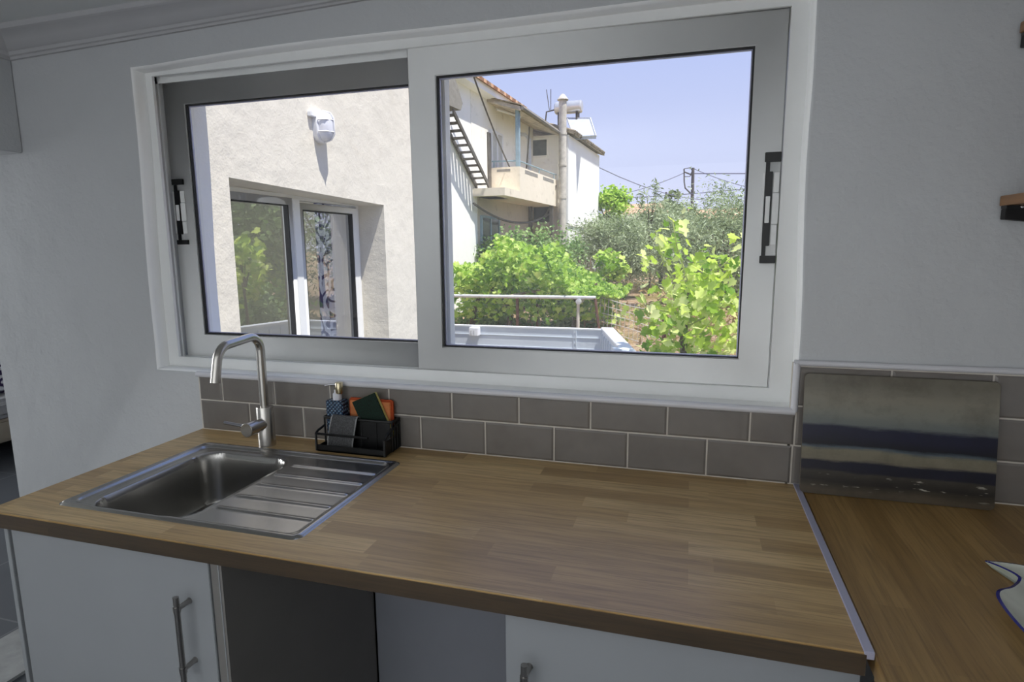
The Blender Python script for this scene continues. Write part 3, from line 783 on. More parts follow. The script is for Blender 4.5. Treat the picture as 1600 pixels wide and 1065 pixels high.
# ------------------------------------------------------------------ living room wing seen through the opening and the window
WXE, WXI = -.88, -1.12
WY1 = 3.55
def wing_wall():
    mb = MB()
    # outer face hole: Y .99..2.6, top z slopes slightly; wall from Y .30 to WY1
    ya, yb = .995, 2.60; za, zb = 1.862, 1.822
    X0, X1 = WXI, WXE
    for (p, q_, r_, s_) in (((.30, -.3), (ya, -.3), (ya, 2.9), (.30, 2.9)), ((yb, -.3), (WY1, -.3), (WY1, 2.9), (yb, 2.9)), ((ya, za), (yb, zb), (yb, 2.9), (ya, 2.9)), ((ya, -.3), (yb, -.3), (yb, .05), (ya, .05))):
        mb.hexa([(X1, *p), (X1, *q_), (X1, *r_), (X1, *s_)], [(X0, *p), (X0, *q_), (X0, *r_), (X0, *s_)])
    return mb.build('wall_wing', M['ext'])
struct(wing_wall())
struct(MB().box(-4.6, WXE, WY1, WY1+.25, -.3, 2.9).build('wall_wing_end', M['ext']))
struct(MB().box(-4.75, -4.6, -3.72, WY1+.25, -.06, 2.9).build('wall_wing_far', M['wall']))
struct(MB().box(-4.75, -1.12, -3.84, -3.72, -.06, 2.9).build('wall_wing_front', M['wall']))
struct(MB().box(-4.75, WXE, -3.84, WY1+.25, 2.9, 3.0).build('ceiling_wing', M['ceil']))

w2_ = bpy.data.objects.new('window_2', None); COL.objects.link(w2_); struct(w2_)
def yr(mb, a, b, z0, z1, x0, x1, l, r, bt, t):
    o_ = [(a, z0), (b, z0), (b, z1), (a, z1)]; i_ = [(a+l, z0+bt), (b-r, z0+bt), (b-r, z1-t), (a+l, z1-t)]
    for k in range(4):
        q_ = (k+1) % 4
        mb.hexa([(x1, *o_[k]), (x1, *o_[q_]), (x1, *i_[q_]), (x1, *i_[k])], [(x0, *o_[k]), (x0, *o_[q_]), (x0, *i_[q_]), (x0, *i_[k])])
    return mb
wpart(yr(MB(), .98, 2.60, .05, 1.845, -1.16, -1.10, .05, .035, .05, .030), 'frame', M['pvc'], w2_)
for a, b, l, r_, top in ((1.02, 1.79, .06, .05, 1.822), (1.835, 2.575, .05, .08, 1.80)):
    s = wpart(yr(MB(), a, b, .09, top, -1.14, -1.088, l, r_, .08, .045), 'sash', M['pvc'], w2_, bevel=.003)
    x = -1.115
    wpart(yr(MB(), a+l, b-r_, .17, top-.045, -1.12, -1.089, .006, .012, .006, .006), 'gasket', M['gasket'], s)
    wpart(MB().add([(x, a+l, .17), (x, b-r_, .17), (x, b-r_, top-.045), (x, a+l, top-.045)], [(0, 1, 2, 3)]), 'pane', M['glass_wing'], s)
wpart(MB().box(-1.14, -1.082, 1.775, 1.85, .09, 1.82), 'mullion', M['pvc'], w2_, bevel=.004)

def curtain(y0, y1, z0, z1, x, amp, k, name, m, label, cat='curtain'):
    n = 60; mb = MB(); vs = []
    for z in (z0, (z0+z1)/2, z1):
        for i in range(n+1):
            a = i/n; vs.append((x+amp*math.sin(a*k)+.004*math.sin(a*k*2.7+z), y0+(y1-y0)*a, z))
    mb.add(vs, [(r_*(n+1)+i, r_*(n+1)+i+1, (r_+1)*(n+1)+i+1, (r_+1)*(n+1)+i) for r_ in range(2) for i in range(n)])
    o = mb.build(name, m, smooth=True, fix=False, at=(x, (y0+y1)/2, z0)); return tag(o, label, cat)
curtain(2.17, 2.35, .03, 2.0, -1.20, .016, 14, 'curtain', M['scroll'], 'white curtain with navy scroll pattern inside the right pane')
curtain(2.33, 2.72, .03, 2.0, -1.235, .018, 30, 'curtain', M['voile'], 'plain white voile curtain beside the patterned one, inside the right pane')

# bulkhead lamp on the wing wall
ly, lz = 1.80, 2.245
t = Thing('bulkhead_lamp', 'oval white bulkhead lamp with ribbed glass on the sunlit outside wall', 'lamp', (WXE, ly, lz))
def oval(x, ry, rz, n=28): return [(x, ly+ry*math.cos(2*PI*k/n)+0, lz+(rz-ry)*(1 if math.sin(2*PI*k/n) > 0 else -1)*(abs(math.sin(2*PI*k/n)) > 1e-9)+ry*math.sin(2*PI*k/n)) for k in range(n)]
def loft(loops, cap0=True, cap1=True):
    mb = MB(); n = len(loops[0]); mb.v = sum(loops, [])
    for j in range(len(loops)-1):
        for k in range(n): mb.f.append((j*n+k, j*n+(k+1) % n, (j+1)*n+(k+1) % n, (j+1)*n+k))
    if cap0: mb.f.append(tuple(range(n))[::-1])
    if cap1: mb.f.append(tuple((len(loops)-1)*n+k for k in range(n)))
    mb.mi = [0]*len(mb.f); return mb
t.part(loft([oval(WXE-.002, .062, .098), oval(WXE+.03, .062, .098), oval(WXE+.038, .055, .09)]), 'base', M['whiteplastic'], smooth=True)
t.part(loft([oval(WXE+.036, .052, .088), oval(WXE+.06, .051, .086), oval(WXE+.085, .042, .076), oval(WXE+.1, .026, .055), oval(WXE+.106, .01, .03)]), 'glass_cover', M['clear'], smooth=True)
mb = MB()
mb.tube([(WXE+.038, ly, lz+.096), (WXE+.09, ly, lz+.08), (WXE+.112, ly, lz+.05), (WXE+.112, ly, lz-.05), (WXE+.09, ly, lz-.08), (WXE+.038, ly, lz-.096)], .004, 8)
for zz in (-.035, .035): mb.tube([(WXE+.038, ly-.06, lz+zz), (WXE+.085, ly-.045, lz+zz), (WXE+.111, ly, lz+zz), (WXE+.085, ly+.045, lz+zz), (WXE+.038, ly+.06, lz+zz)], .004, 8)
t.part(mb, 'cage', M['whiteplastic'], smooth=True)
t.part(MB().box(WXE-.001, WXE+.03, ly-.11, ly-.05, lz+.045, lz+.075), 'cable_gland', M['whiteplastic'], bevel=.004)

# sofa and cushion
t = Thing('sofa', 'grey sofa with a beige base seen through the opening at the left edge', 'sofa', (-3.85, 1.6, 0))
t.part(MB().box(-4.5, -3.40, .5, 2.9, .12, .29), 'base', M['sofa_base'], bevel=.02)
t.part(MB().box(-4.45, -3.38, .55, 2.85, .295, .44), 'seat', M['sofa'], bevel=.04, seg=3)
t.part(MB().box(-4.55, -4.3, .5, 2.9, .29, .85), 'backrest', M['sofa'], bevel=.05, seg=3)
t.part(MB().box(-4.5, -3.42, 2.9, 3.12, .12, .62), 'armrest', M['sofa'], bevel=.04, seg=3)
for x in (-3.5, -4.4):
    for y in (.6, 1.72, 3.0): t.part(MB().cyl((x, y, 0), (x, y, .125), .025, 12), 'leg', M['black'])
def cushion(c, w_, h, d, tilt):
    n = 12; mb = MB(); vs = []
    for sgn in (1, -1):
        for i in range(n+1):
            for j in range(n+1):
                a = i/n*2-1; b = j/n*2-1
                th_ = d/2*((1-a**4)*(1-b**4))**.5*sgn
                pin = 1-.06*(a*a+b*b-a*a*b*b)+.06*(abs(a*b))**3
                vs.append((th_+b*tilt*h/2, a*w_/2*pin, b*h/2*pin))
    for s in range(2):
        o_ = s*(n+1)**2
        for i in range(n):
            for j in range(n): mb.f.append(tuple(o_+k for k in (i*(n+1)+j, (i+1)*(n+1)+j, (i+1)*(n+1)+j+1, i*(n+1)+j+1)))
    mb.v = [(c[0]+x, c[1]+y, c[2]+z) for x, y, z in vs]; mb.mi = [0]*len(mb.f); return mb
o = cushion((-3.66, 1.47, .66), .48, .46, .16, -.25).build('cushion', M['cushion'], smooth=True, at=(-3.66, 1.47, .66))
tag(o, 'pale cushion with dark purple pattern standing on the sofa seat', 'cushion')

# ------------------------------------------------------------------ outdoors: ground
def ground():
    n = 70; mb = MB(); vs = []
    for i in range(n+1):
        for j in range(n+1):
            x = -70+140*(i/n); y = .3+(j/n)**1.6*120
            z = -.05+.06*math.sin(x*1.3+y*.7)*math.sin(y*.9) if y > 4 else -.06
            if y > 45: z += (y-45)*.012
            vs.append((x, y, z))
    mb.add(vs, [(i*(n+1)+j, (i+1)*(n+1)+j, (i+1)*(n+1)+j+1, i*(n+1)+j+1) for i in range(n) for j in range(n)])
    return mb.build('ground', M['ground'], smooth=True)
struct(ground())

# ------------------------------------------------------------------ foliage helpers
def leaf_mesh(name, m, C_, size, shape, up=.5, outward=None, parent=None, at=(0, 0, 0), seed=1):
    r = np.random.default_rng(seed); n = len(C_)
    if shape == 'narrow': pts = np.array([(0, 0, 0), (.13, .45, .02), (0, 1, 0), (-.13, .45, .02)]); tri = [(0, 1, 2, 3)]
    elif shape == 'oval': pts = np.array([(0, 0, 0), (.3, .3, .06), (.26, .7, .03), (0, 1, -.03), (-.26, .7, .03), (-.3, .3, .06)]); tri = [(0, 1, 2, 3), (0, 3, 4, 5)]
    else:   # vine: lobed
        o_ = [(0, -.02), (.2, -.16), (.34, -.06), (.36, .10), (.52, .20), (.42, .34), (.48, .52), (.28, .50), (.20, .62), (.14, .82), (0, .98)]
        pts = [(x, y, .16*abs(x)-.10*y*y) for x, y in o_]+[(-x, y, .16*abs(x)-.10*y*y) for x, y in o_[-2:0:-1]]
        tri = []; k = len(pts); h = k//2
        tri = [tuple(range(0, h+1)), tuple([0]+list(range(h, k)))]
        pts = np.array(pts)
    nz = r.normal(size=(n, 3))*(1-up); nz[:, 2] = np.abs(nz[:, 2])+up
    if outward is not None: nz += outward
    nz /= np.linalg.norm(nz, axis=1, keepdims=True)
    t0 = r.normal(size=(n, 3)); t0[:, 2] -= .4
    ty = t0-nz*(t0*nz).sum(1, keepdims=True); ty /= np.linalg.norm(ty, axis=1, keepdims=True)
    tx = np.cross(ty, nz)
    s = size*r.uniform(.6, 1.25, n)
    V = (C_[:, None, :]+s[:, None, None]*(pts[None, :, 0:1]*tx[:, None, :]+(pts[None, :, 1:2]-.5)*ty[:, None, :]+pts[None, :, 2:3]*nz[:, None, :]))-np.array(at)
    k = len(pts); loops = []; starts = []; tot = []; c = 0
    for f in tri: tot.append(len(f))
    base = np.arange(n)*k
    L = np.concatenate([np.array(f) for f in tri]); LL = (base[:, None]+L[None]).ravel()
    tt = np.tile(np.array(tot), n); ss = np.concatenate([[0], np.cumsum(tt)[:-1]])
    me = bpy.data.meshes.new(name); me.vertices.add(n*k); me.vertices.foreach_set('co', V.ravel().astype(np.float32))
    me.loops.add(len(LL)); me.loops.foreach_set('vertex_index', LL.astype(np.int32))
    me.polygons.add(len(tt)); me.polygons.foreach_set('loop_start', ss.astype(np.int32)); me.polygons.foreach_set('loop_total', tt.astype(np.int32))
    me.update(calc_edges=True)
    a = me.attributes.new('rnd', 'FLOAT', 'FACE'); rv = np.repeat(np.clip(r.random(n)+.12*np.sin(C_[:, 0]*5+C_[:, 2]*7), 0, 1), len(tri)); a.data.foreach_set('value', rv.astype(np.float32))
    me.materials.append(m)
    o = bpy.data.objects.new(name, me); COL.objects.link(o); o.location = at
    if parent is not None: kid(o, parent)
    return o
def blob(n, c, r, seed, clumps=30, tight=.28, shell=.55):
    g = np.random.default_rng(seed)
    d = g.normal(size=(clumps, 3)); d /= np.linalg.norm(d, axis=1, keepdims=True)
    cc = d*(shell+(1-shell)*g.random((clumps, 1))**.5)
    k = g.integers(0, clumps, n)
    p = cc[k]+g.normal(size=(n, 3))*tight*.6
    return np.array(c)+p*np.array(r)
def trunk(base, top, r0, r1, br=(), n=7):
    b = Vector(base); t_ = Vector(top); mb = MB(); P = []; Rr = []
    for i in range(n):
        a = i/(n-1); p = b.lerp(t_, a); p.x += .05*math.sin(a*5+b.x)*(t_-b).length*.3; P.append(p); Rr.append(r0+(r1-r0)*a)
    mb.tube(P, Rr, 9)
    for e in br:
        m_ = b.lerp(t_, .75); mb.tube([m_, m_.lerp(Vector(e), .5)+Vector((0, 0, .08)), Vector(e)], [r1*.9, r1*.6, r1*.25], 7)
    return mb
def tree(name, label, c, r, n, m, leaf, shape, tk, seed, clumps=30, up=.3, group=None, cat='tree', tr=.09, tight=.28):
    t = Thing(name, label, cat, (tk[0], tk[1], 0), group)
    leaf_mesh('foliage', m, blob(n, c, r, seed, clumps, tight), leaf, shape, up, parent=t.o, at=(tk[0], tk[1], 0), seed=seed)
    g = random.Random(seed)
    br = [(c[0]+g.uniform(-.6, .6)*r[0], c[1]+g.uniform(-.5, .5)*r[1], c[2]+g.uniform(-.1, .6)*r[2]) for _ in range(7)]
    t.part(trunk((tk[0], tk[1], -.05), (c[0], c[1], c[2]), tr, tr*.45, br), 'trunk', M['bark'], smooth=True)
    return t

# olive trees and others (positions on the ground, sizes in metres)
tree('olive_tree', 'grey-green olive tree beside the white house corner, above the stick fence', (-1.0, 17, 1.3), (1.2, 1.2, 1.05), 18900, M['olive'], .13, 'narrow', (-1.25, 17), 11, 46)
tree('olive_tree', 'large grey-green olive tree behind the near vine at the right of the window', (2.15, 14.2, 1.45), (1.6, 1.4, 1.35), 21600, M['olive'], .12, 'narrow', (2.2, 14.4), 12, 60)
tree('olive_tree', 'grey-green olive tree in the middle, between the other two olives', (.35, 19.5, 1.6), (1.3, 1.2, 1.4), 14850, M['olive'], .14, 'narrow', (.4, 19.5), 13, 40)
tree('leafy_tree', 'bright yellow-green tree standing just right of the white house', (-1.7, 22, 2.65), (.78, .7, .85), 4200, M['bright'], .15, 'oval', (-1.7, 22), 14, 18)
tree('sapling', 'thin grey-leaved sapling rising above the middle olive', (.12, 17.5, 2.55), (.34, .3, .85), 420, M['olive'], .16, 'narrow', (.15, 17.5), 15, 12, tr=.035)
tree('olive_tree', 'broad dark olive tree mirrored in the outside window', (6.2, 13.0, 2.2), (2.3, 2.2, 1.9), 12150, M['olive'], .16, 'narrow', (6.2, 13.0), 16, 50)
tree('leafy_tree', 'tall dark green tree mirrored in the outside window', (5.5, 7.8, 2.0), (1.7, 1.8, 2.0), 9000, M['shrub'], .15, 'oval', (5.5, 7.8), 17, 50)
tree('leafy_tree', 'dark green bushy tree mirrored low in the outside window', (9.6, 11.5, 2.4), (2.4, 2.6, 2.4), 9000, M['shrub'], .2, 'oval', (9.6, 11.5), 18, 40)
tree('shrub', 'wide green shrub growing under the pergola vine', (-1.55, 9.9, .28), (1.7, .7, .5), 5200, M['shrub'], .10, 'oval', (-1.5, 9.9), 19, 50, cat='shrub', tr=.03)
tree('shrub', 'green shrub against the house wall under the balcony', (-2.75, 12.6, 1.05), (.95, .6, .85), 3600, M['shrub'], .10, 'oval', (-2.7, 12.6), 20, 34, cat='shrub', tr=.03)
tree('shrub', 'green climbing shrub in front of the beige doorway', (-1.85, 13.0, 1.0), (.75, .5, 1.0), 2600, M['shrub'], .10, 'oval', (-1.8, 13.0), 21, 26, cat='shrub', tr=.03)
tree('shrub', 'low green shrub mirrored at the bottom of the outside window', (3.4, 6.2, .45), (.8, .8, .6), 2600, M['shrub'], .12, 'oval', (3.4, 6.2), 61, 30, cat='shrub', tr=.03)
tree('shrub', 'low pale shrub mirrored at the foot of the outside window', (4.7, 8.4, .5), (.9, .9, .7), 2600, M['bright'], .13, 'oval', (4.7, 8.4), 62, 30, cat='shrub', tr=.03)
tree('grape_vine', 'bright vine mirrored in the left pane of the outside window', (2.62, 5.7, 1.15), (.36, .4, .5), 320, M['vine'], .13, 'vine', (2.62, 5.7), 63, 14, cat='vine', tr=.03)
# grass and weeds: nobody could count them
def weeds():
    g = np.random.default_rng(5); n = 9000
    x = g.uniform(-4, 7, n); y = 6+g.random(n)**.8*20
    keep = ((x > -1.9) | (y < 8)) & ((x > -1.2) | (y < 11))
    keep &= np.sin(x*1.1)+np.sin(y*.7+x*.4) > .1*g.normal(size=n)-.2
    C_ = np.stack([x, y, .02+.08*g.random(n)], -1)[keep]
    r = leaf_mesh('weeds', M['dry'], C_, .22, 'narrow', .05, at=(0, 6, 0), seed=3); return tag(r, 'dry grass and weeds scattered over the bare soil', 'grass', kind='stuff')
weeds()

# ------------------------------------------------------------------ pergola vine and frame
t = Thing('pergola_frame', 'galvanised pipe rail on posts carrying the grape vine beyond the terrace', 'pergola', (-1.3, 8, 0))
t.part(MB().tube([(-3.4, 8, .672), (-.07, 8, .678)], .029, 14), 'rail', M['galv'], smooth=True)
for x in (-.36, -3.2): t.part(MB().tube([(x, 8.03, 0), (x, 8.03, .66)], .026, 12), 'post', M['galv_d'] if x > -1 else M['galv'], smooth=True)
t.part(MB().tube([(-.34, 7.93, .615), (-.34, 8.25, .615)], .045, 16).tube([(-.34, 7.92, .615), (-.34, 7.935, .615)], .028, 14, 0), 'pipe_clamp', M['galv'], smooth=True)
for dx, yy in ((-2.9, .02), (-1.5, .03)): t.part(MB().tube([(dx, 8.0, .69), (dx+.8, 9.3, .80), (dx+1.2, 10.6, .83)], .022, 8), 'lath', M['oldwood'], smooth=True)
def stake(x, y, z, r, m, label, lean_=0.):
    o = MB().tube([(x+lean_, y, -.05), (x, y, z)], r, 8).build('stake', m, smooth=True, at=(x, y, 0)); tag(o, label, 'stake', 'stakes under the pergola')
stake(-1.42, 8.15, .66, .028, M['rust'], 'rusty iron stake standing under the middle of the pipe rail')
stake(-1.26, 8.9, .68, .022, M['rust'], 'thin rusty stake just right of and behind the middle stake')
stake(-.02, 7.6, .70, .022, M['rust'], 'dark leaning stake at the right end of the pipe rail', .1)
t = Thing('grape_vine', 'dense lime-green grape vine trained over the pergola pipe', 'vine', (-1.3, 9, 0))
g = np.random.default_rng(31)
n = 6800
x = g.uniform(-2.75, .25, n); y = 8.0+g.random(n)*2.6
top = 1.24+.16*np.sin(x*3.1)+.10*np.sin(x*7.3+y)+.22*np.exp(-((x+1.75)/.35)**2)+.12*np.exp(-((x+1.1)/.25)**2)-.62*np.clip((x+.65)/.55, 0, 1)
z = .72+(top-.72)*g.random(n)**.75
P1 = np.stack([x, y, z], -1)
n = 800; x = g.uniform(-2.7, .2, n); P2 = np.stack([x, 8.1+g.random(n)*1.2, .25+.5*g.random(n)], -1)
leaf_mesh('foliage', M['vine_far'], np.concatenate([P1, P2]), 0.10, 'vine', .12, parent=t.o, at=(-1.3, 9, 0), seed=31, outward=np.array([.1, -.35, .2]))
mb = MB()
for (a, b) in (((-.62, 9.0), (-.55, 9.0)), ((-1.9, 9.2), (-2.0, 9.3)), ((-2.5, 8.8), (-2.3, 8.8))):
    t.part(MB().tube([(a[0], a[1], -.03), (a[0]+.06, a[1], .3), (b[0]-.05, b[1], .55), (b[0]+.3, b[1]+.3, .82)], [.06, .05, .04, .02], 8), 'trunk', M['bark'], smooth=True)
t = Thing('young_vine', 'young vine on a thin dark trunk standing on the bare soil', 'vine', (-.28, 11.2, 0))
leaf_mesh('foliage', M['vine_far'], blob(220, (-.35, 11.1, 1.05), (.55, .4, .30), 33, 14), .14, 'vine', .4, parent=t.o, at=(-.28, 11.2, 0), seed=33)
t.part(MB().tube([(-.28, 11.2, -.03), (-.27, 11.2, .5), (-.3, 11.2, 1.1)], [.05, .045, .03], 8), 'trunk', M['bark'], smooth=True)

# near vine close to the kitchen window
t = Thing('grape_vine', 'big-leaved bright grape vine close outside the right end of the window', 'vine', (1.36, 3.1, 0))
g = np.random.default_rng(41)
def seg(n, a, b, sp): k = g.random((n, 1)); return np.array(a)*(1-k)+np.array(b)*k+g.normal(size=(n, 3))*np.array(sp)
P = np.concatenate([seg(150, (1.36, 3.1, .62), (1.40, 3.1, 1.25), (.13, .16, .06)), seg(110, (1.16, 3.05, 1.05), (1.62, 3.1, 1.18), (.09, .14, .14)),
                    seg(26, (1.12, 3.05, 1.42), (1.25, 3.1, 1.5), (.07, .1, .07)), seg(20, (1.40, 3.1, 1.3), (1.52, 3.1, 1.42), (.09, .1, .06)), seg(14, (1.17, 3.1, 1.55), (1.3, 3.1, 1.62), (.07, .1, .06)),
                    seg(50, (1.45, 3.1, 1.1), (1.72, 3.0, 1.12), (.06, .1, .12)), seg(60, (1.5, 3.0, .66), (1.75, 3.0, .98), (.1, .1, .1)), seg(14, (1.55, 3.1, 1.3), (1.68, 3.1, 1.44), (.06, .06, .06)),
                    seg(12, (.93, 3.2, 1.0), (1.12, 3.1, .98), (.05, .06, .05)), seg(24, (1.12, 3.1, .6), (1.2, 3.1, .9), (.07, .06, .06)), seg(7, (.98, 3.1, 1.44), (1.08, 3.1, 1.36), (.04, .03, .04))])
leaf_mesh('foliage', M['vine'], np.concatenate([P, P+g.normal(size=P.shape)*.07])[:int(len(P)*1.45)], .076, 'vine', .05, parent=t.o, at=(1.36, 3.1, 0), seed=41, outward=np.array([.1, -.45, .25]))
t.part(MB().tube([(1.34, 3.12, -.05), (1.35, 3.12, .5), (1.33, 3.12, .8), (1.36, 3.14, 1.15)], [.035, .03, .026, .015], 9), 'trunk', M['bark'], smooth=True)
for pts in ([(1.34, 3.1, 1.1), (1.17, 3.08, 1.38), (1.10, 3.1, 1.62)], [(1.36, 3.1, 1.2), (1.26, 3.08, 1.5), (1.22, 3.1, 1.70)], [(1.36, 3.1, 1.15), (1.55, 3.08, 1.32), (1.66, 3.1, 1.42)],
            [(1.34, 3.1, 1.0), (1.15, 3.08, 1.02), (.93, 3.1, 1.0)], [(1.34, 3.0, 1.0), (1.45, 2.95, .86), (1.57, 2.98, 1.04)], [(1.36, 3.1, .9), (1.52, 3.05, 1.0), (1.75, 3.0, 1.2)]):
    t.part(MB().tube(pts, [.006, .005, .003], 6), 'shoot', M['stem'], smooth=True)

# ------------------------------------------------------------------ terrace parapet of painted sheet
t = Thing('terrace_parapet', 'pale blue-grey sheet-panel parapet around the terrace outside the window', 'parapet', (0, 4.2, 0))
mb = MB(); mb.box(-1.9, .57, 4.2, 4.24, -.06, .692)
for z in (.612, .50, .36): mb.box(-1.9, .56, 4.194, 4.2, z-.003, z+.003)
for x in (.29, .31): mb.box(x-.006, x+.006, 4.193, 4.2, -.05, .69)
t.part(mb, 'back_panel', M['bluepanel'])
for k in range(12): t.part(MB().cyl((.30, 4.1925, .06+k*.055), (.30, 4.189, .06+k*.055), .006, 8), 'rivet', M['galv'])
mb = MB(); mb.hexa([(.565, 4.2, -.06), (.60, 4.2, -.06), (1.18, 2.05, -.06), (1.145, 2.05, -.06)], [(.565, 4.2, .69), (.60, 4.2, .69), (1.18, 2.05, .69), (1.145, 2.05, .69)])
for k in range(16):
    a = k/16; x = .565+.58*a; y = 4.2-2.15*a
    mb.hexa([(x-.014, y-.003, -.06), (x, y, -.06), (x+.012, y-.045, -.06), (x-.002, y-.048, -.06)], [(x-.014, y-.003, .66), (x, y, .66), (x+.012, y-.045, .66), (x-.002, y-.048, .66)])
t.part(mb, 'side_panel', M['bluepanel'])
mb = MB(); mb.hexa([(.545, 4.25, .69), (.665, 4.25, .69), (1.235, 2.05, .69), (1.135, 2.05, .69)], [(.545, 4.25, .715), (.665, 4.25, .715), (1.235, 2.05, .715), (1.135, 2.05, .715)])
t.part(mb, 'coping', M['palepanel'], bevel=.004, label='white flat coping')
t.part(MB().box(-1.9, .55, 4.192, 4.248, .69, .703), 'cap_strip', M['palepanel'])
mb = MB(); mb.hexa([(.80, 3.02, .60), (.86, 3.02, .62), (.90, 2.9, .62), (.84, 2.9, .60)], [(.80, 3.02, .735), (.93, 3.0, .735), (.95, 2.92, .735), (.84, 2.9, .735)])
t.part(mb, 'bracket', M['bluepanel'], bevel=.003)
t = Thing('junction_box', 'small white plastic box fixed near the top of the terrace parapet', 'box', (-.73, 4.17, .59))
t.part(MB().box(-.785, -.685, 4.11, 4.193, .605, .692), 'body', M['whiteplastic'], bevel=.006)
for x in (-.765, -.735): t.part(MB().box(x, x+.018, 4.106, 4.112, .612, .664), 'cover', M['galv'], bevel=.002)
# low wire fence beyond the parapet corner
t = Thing('wire_fence', 'low sagging wire fence on the soil right of the terrace parapet', 'fence', (.8, 7.6, 0))
mb = MB()
for k in range(5):
    z = .1+.13*k; mb.tube([(-.05, 8.3, z+.05), (.5, 7.6, z+.03*math.sin(k)), (1.1, 6.9, z-.05)], .006, 5)
for k in range(16):
    a = k/15; mb.tube([(-.05+1.15*a, 8.3-1.4*a, .08), (-.03+1.15*a, 8.3-1.4*a, .68-.1*a)], .004, 5)
t.part(mb, 'mesh', M['galv_d'])
t.part(MB().tube([(1.05, 6.95, -.05), (1.04, 6.95, .55)], .03, 8), 'post', M['rust'])

# reed fence by the house
t = Thing('stick_fence', 'weathered upright stick fence between the house corner and the olive tree', 'fence', (-1.7, 15.2, 0))
mb = MB(); g2 = random.Random(3)
for k in range(46):
    x = -2.15+.02*k+g2.uniform(-.01, .01); y = 15.2+g2.uniform(-.05, .05)
    mb.tube([(x, y, -.05), (x+g2.uniform(-.03, .03), y, 1.0+g2.uniform(-.25, .35))], .011, 5)
t.part(mb, 'sticks', M['oldwood'])

# ------------------------------------------------------------------ neighbour's house (own axes, turned 3.2 degrees)
HA = math.radians(3.2)
H = Thing('house', "neighbour's white two-storey house with a balcony and outside iron stairs", 'house', (CP.x, CP.y, 0))
H.o.rotation_euler = (0, 0, -HA)
def hp(mb, name, m, sub=None, label=None, **kw):
    o = mb.build(name, m, **kw); o.parent = sub if sub is not None else H.o
    if label: o['label'] = label
    return o
U0, UB, U2, VB, V2, V3 = -5.79, -4.98, -4.66, 14.6, 18.2, 22.8
mb = MB()
mb.box(-12, U0, 8.6, V2, -.2, 5.25)
hp(mb, 'wall', M['house_white'])
mb = MB(); mb.box(-12, U2, V2, V3, -.2, 4.78)
hp(mb, 'wall', M['house_white'])
# shaded old render on the recess walls (their own faces)
hp(MB().box(U0, U0+.012, 13.45, V2, 3.0, 5.1), 'wall_face', M['extshade'], label='cream upper wall behind the balcony')
hp(MB().box(U0+.012, U2-.25, V2-.012, V2, 3.0, 4.8), 'wall_face', M['extshade'])
hp(MB().box(U0, U0+.012, 13.75, V2, 0, 2.8), 'wall_face', M['worn'], label='worn brownish wall under the balcony')
hp(MB().box(U0+.012, U2-.25, V2-.012, V2, 0, 2.8), 'wall_face', M['worn'])
hp(MB().box(U2, U2+.04, V2, V3, 2.10, 2.18), 'band', M['extshade'])
# balcony
b = hp(MB().box(U0-.02, UB, VB-1.1, V2, 2.68, 2.86).box(U0, UB-.3, VB-.9, VB, 2.68, 2.84), 'balcony', M['concrete'], label='beige concrete balcony')
b2 = MB(); b2.box(U0+.02, UB, VB, VB+.10, 2.86, 3.46); b2.box(UB-.10, UB, VB+.1, V2-.02, 2.86, 3.46)
hp(b2, 'parapet', M['concrete'], sub=b)
mb = MB()
for v in (15.0, 16.6): mb.box(UB-.005, UB+.004, v, v+1.1, 3.33, 3.42)
mb.box(U0+.2, UB-.25, VB-.004, VB+.005, 3.35, 3.41)
hp(mb, 'slot', M['rough_conc'], sub=b)
mb = MB(); mb.tube([(U0+.05, VB+.05, 3.62), (UB-.05, VB+.05, 3.60), (UB-.05, V2-.05, 3.62)], .02, 8)
for u_, v_ in ((U0+.1, VB+.05), (UB-.05, VB+.05), (UB-.05, 16.4), (UB-.05, 17.9)): mb.cyl((u_, v_, 3.46), (u_, v_, 3.62), .015, 8)
hp(mb, 'rail', M['bluegrey'], sub=b, smooth=True)
hp(MB().box(UB-.12, UB-.02, VB+.02, VB+.12, 3.46, 4.88), 'post', M['bluegrey'], bevel=.01, label='pale blue-grey porch post')
hp(MB().tube([(UB-.5, 16.9, 3.4), (UB-.5, 16.9, 4.5), (UB-.6, 16.85, 4.62), (UB-1.0, 16.8, 4.66)], .055, 10), 'downpipe', M['galv'], smooth=True)
# porch roof
mb = MB()
prof = [(U0-.3, 5.22), (UB+.06, 4.86), (UB+.06, 4.76), (U0-.3, 5.12)]
mb.prism(prof, 'y', VB-.15, V2+.4)
pr = hp(mb, 'porch_roof', mat('porch_boards', rgb(204, 194, 178), .9, var=.2, vs=5), label='weathered pale lean-to porch roof')
hp(MB().prism([(U0-.5, 5.28), (UB+.09, 4.895), (UB+.09, 4.87), (U0-.5, 5.255)], 'y', VB-.2, V2+.4), 'roof_sheet', M['oldroof'], sub=pr)
hp(MB().tube([(UB+.10, VB-.1, 4.82), (UB+.10, V2+.2, 4.80)], .05, 8), 'gutter', M['rough_conc'], sub=pr, smooth=True)
hp(MB().tube([(U0+.1, 14.9, 4.93), (U0+.5, 15.6, 4.85)], .035, 8), 'lamp_tube', M['whiteplastic'], sub=pr, smooth=True)
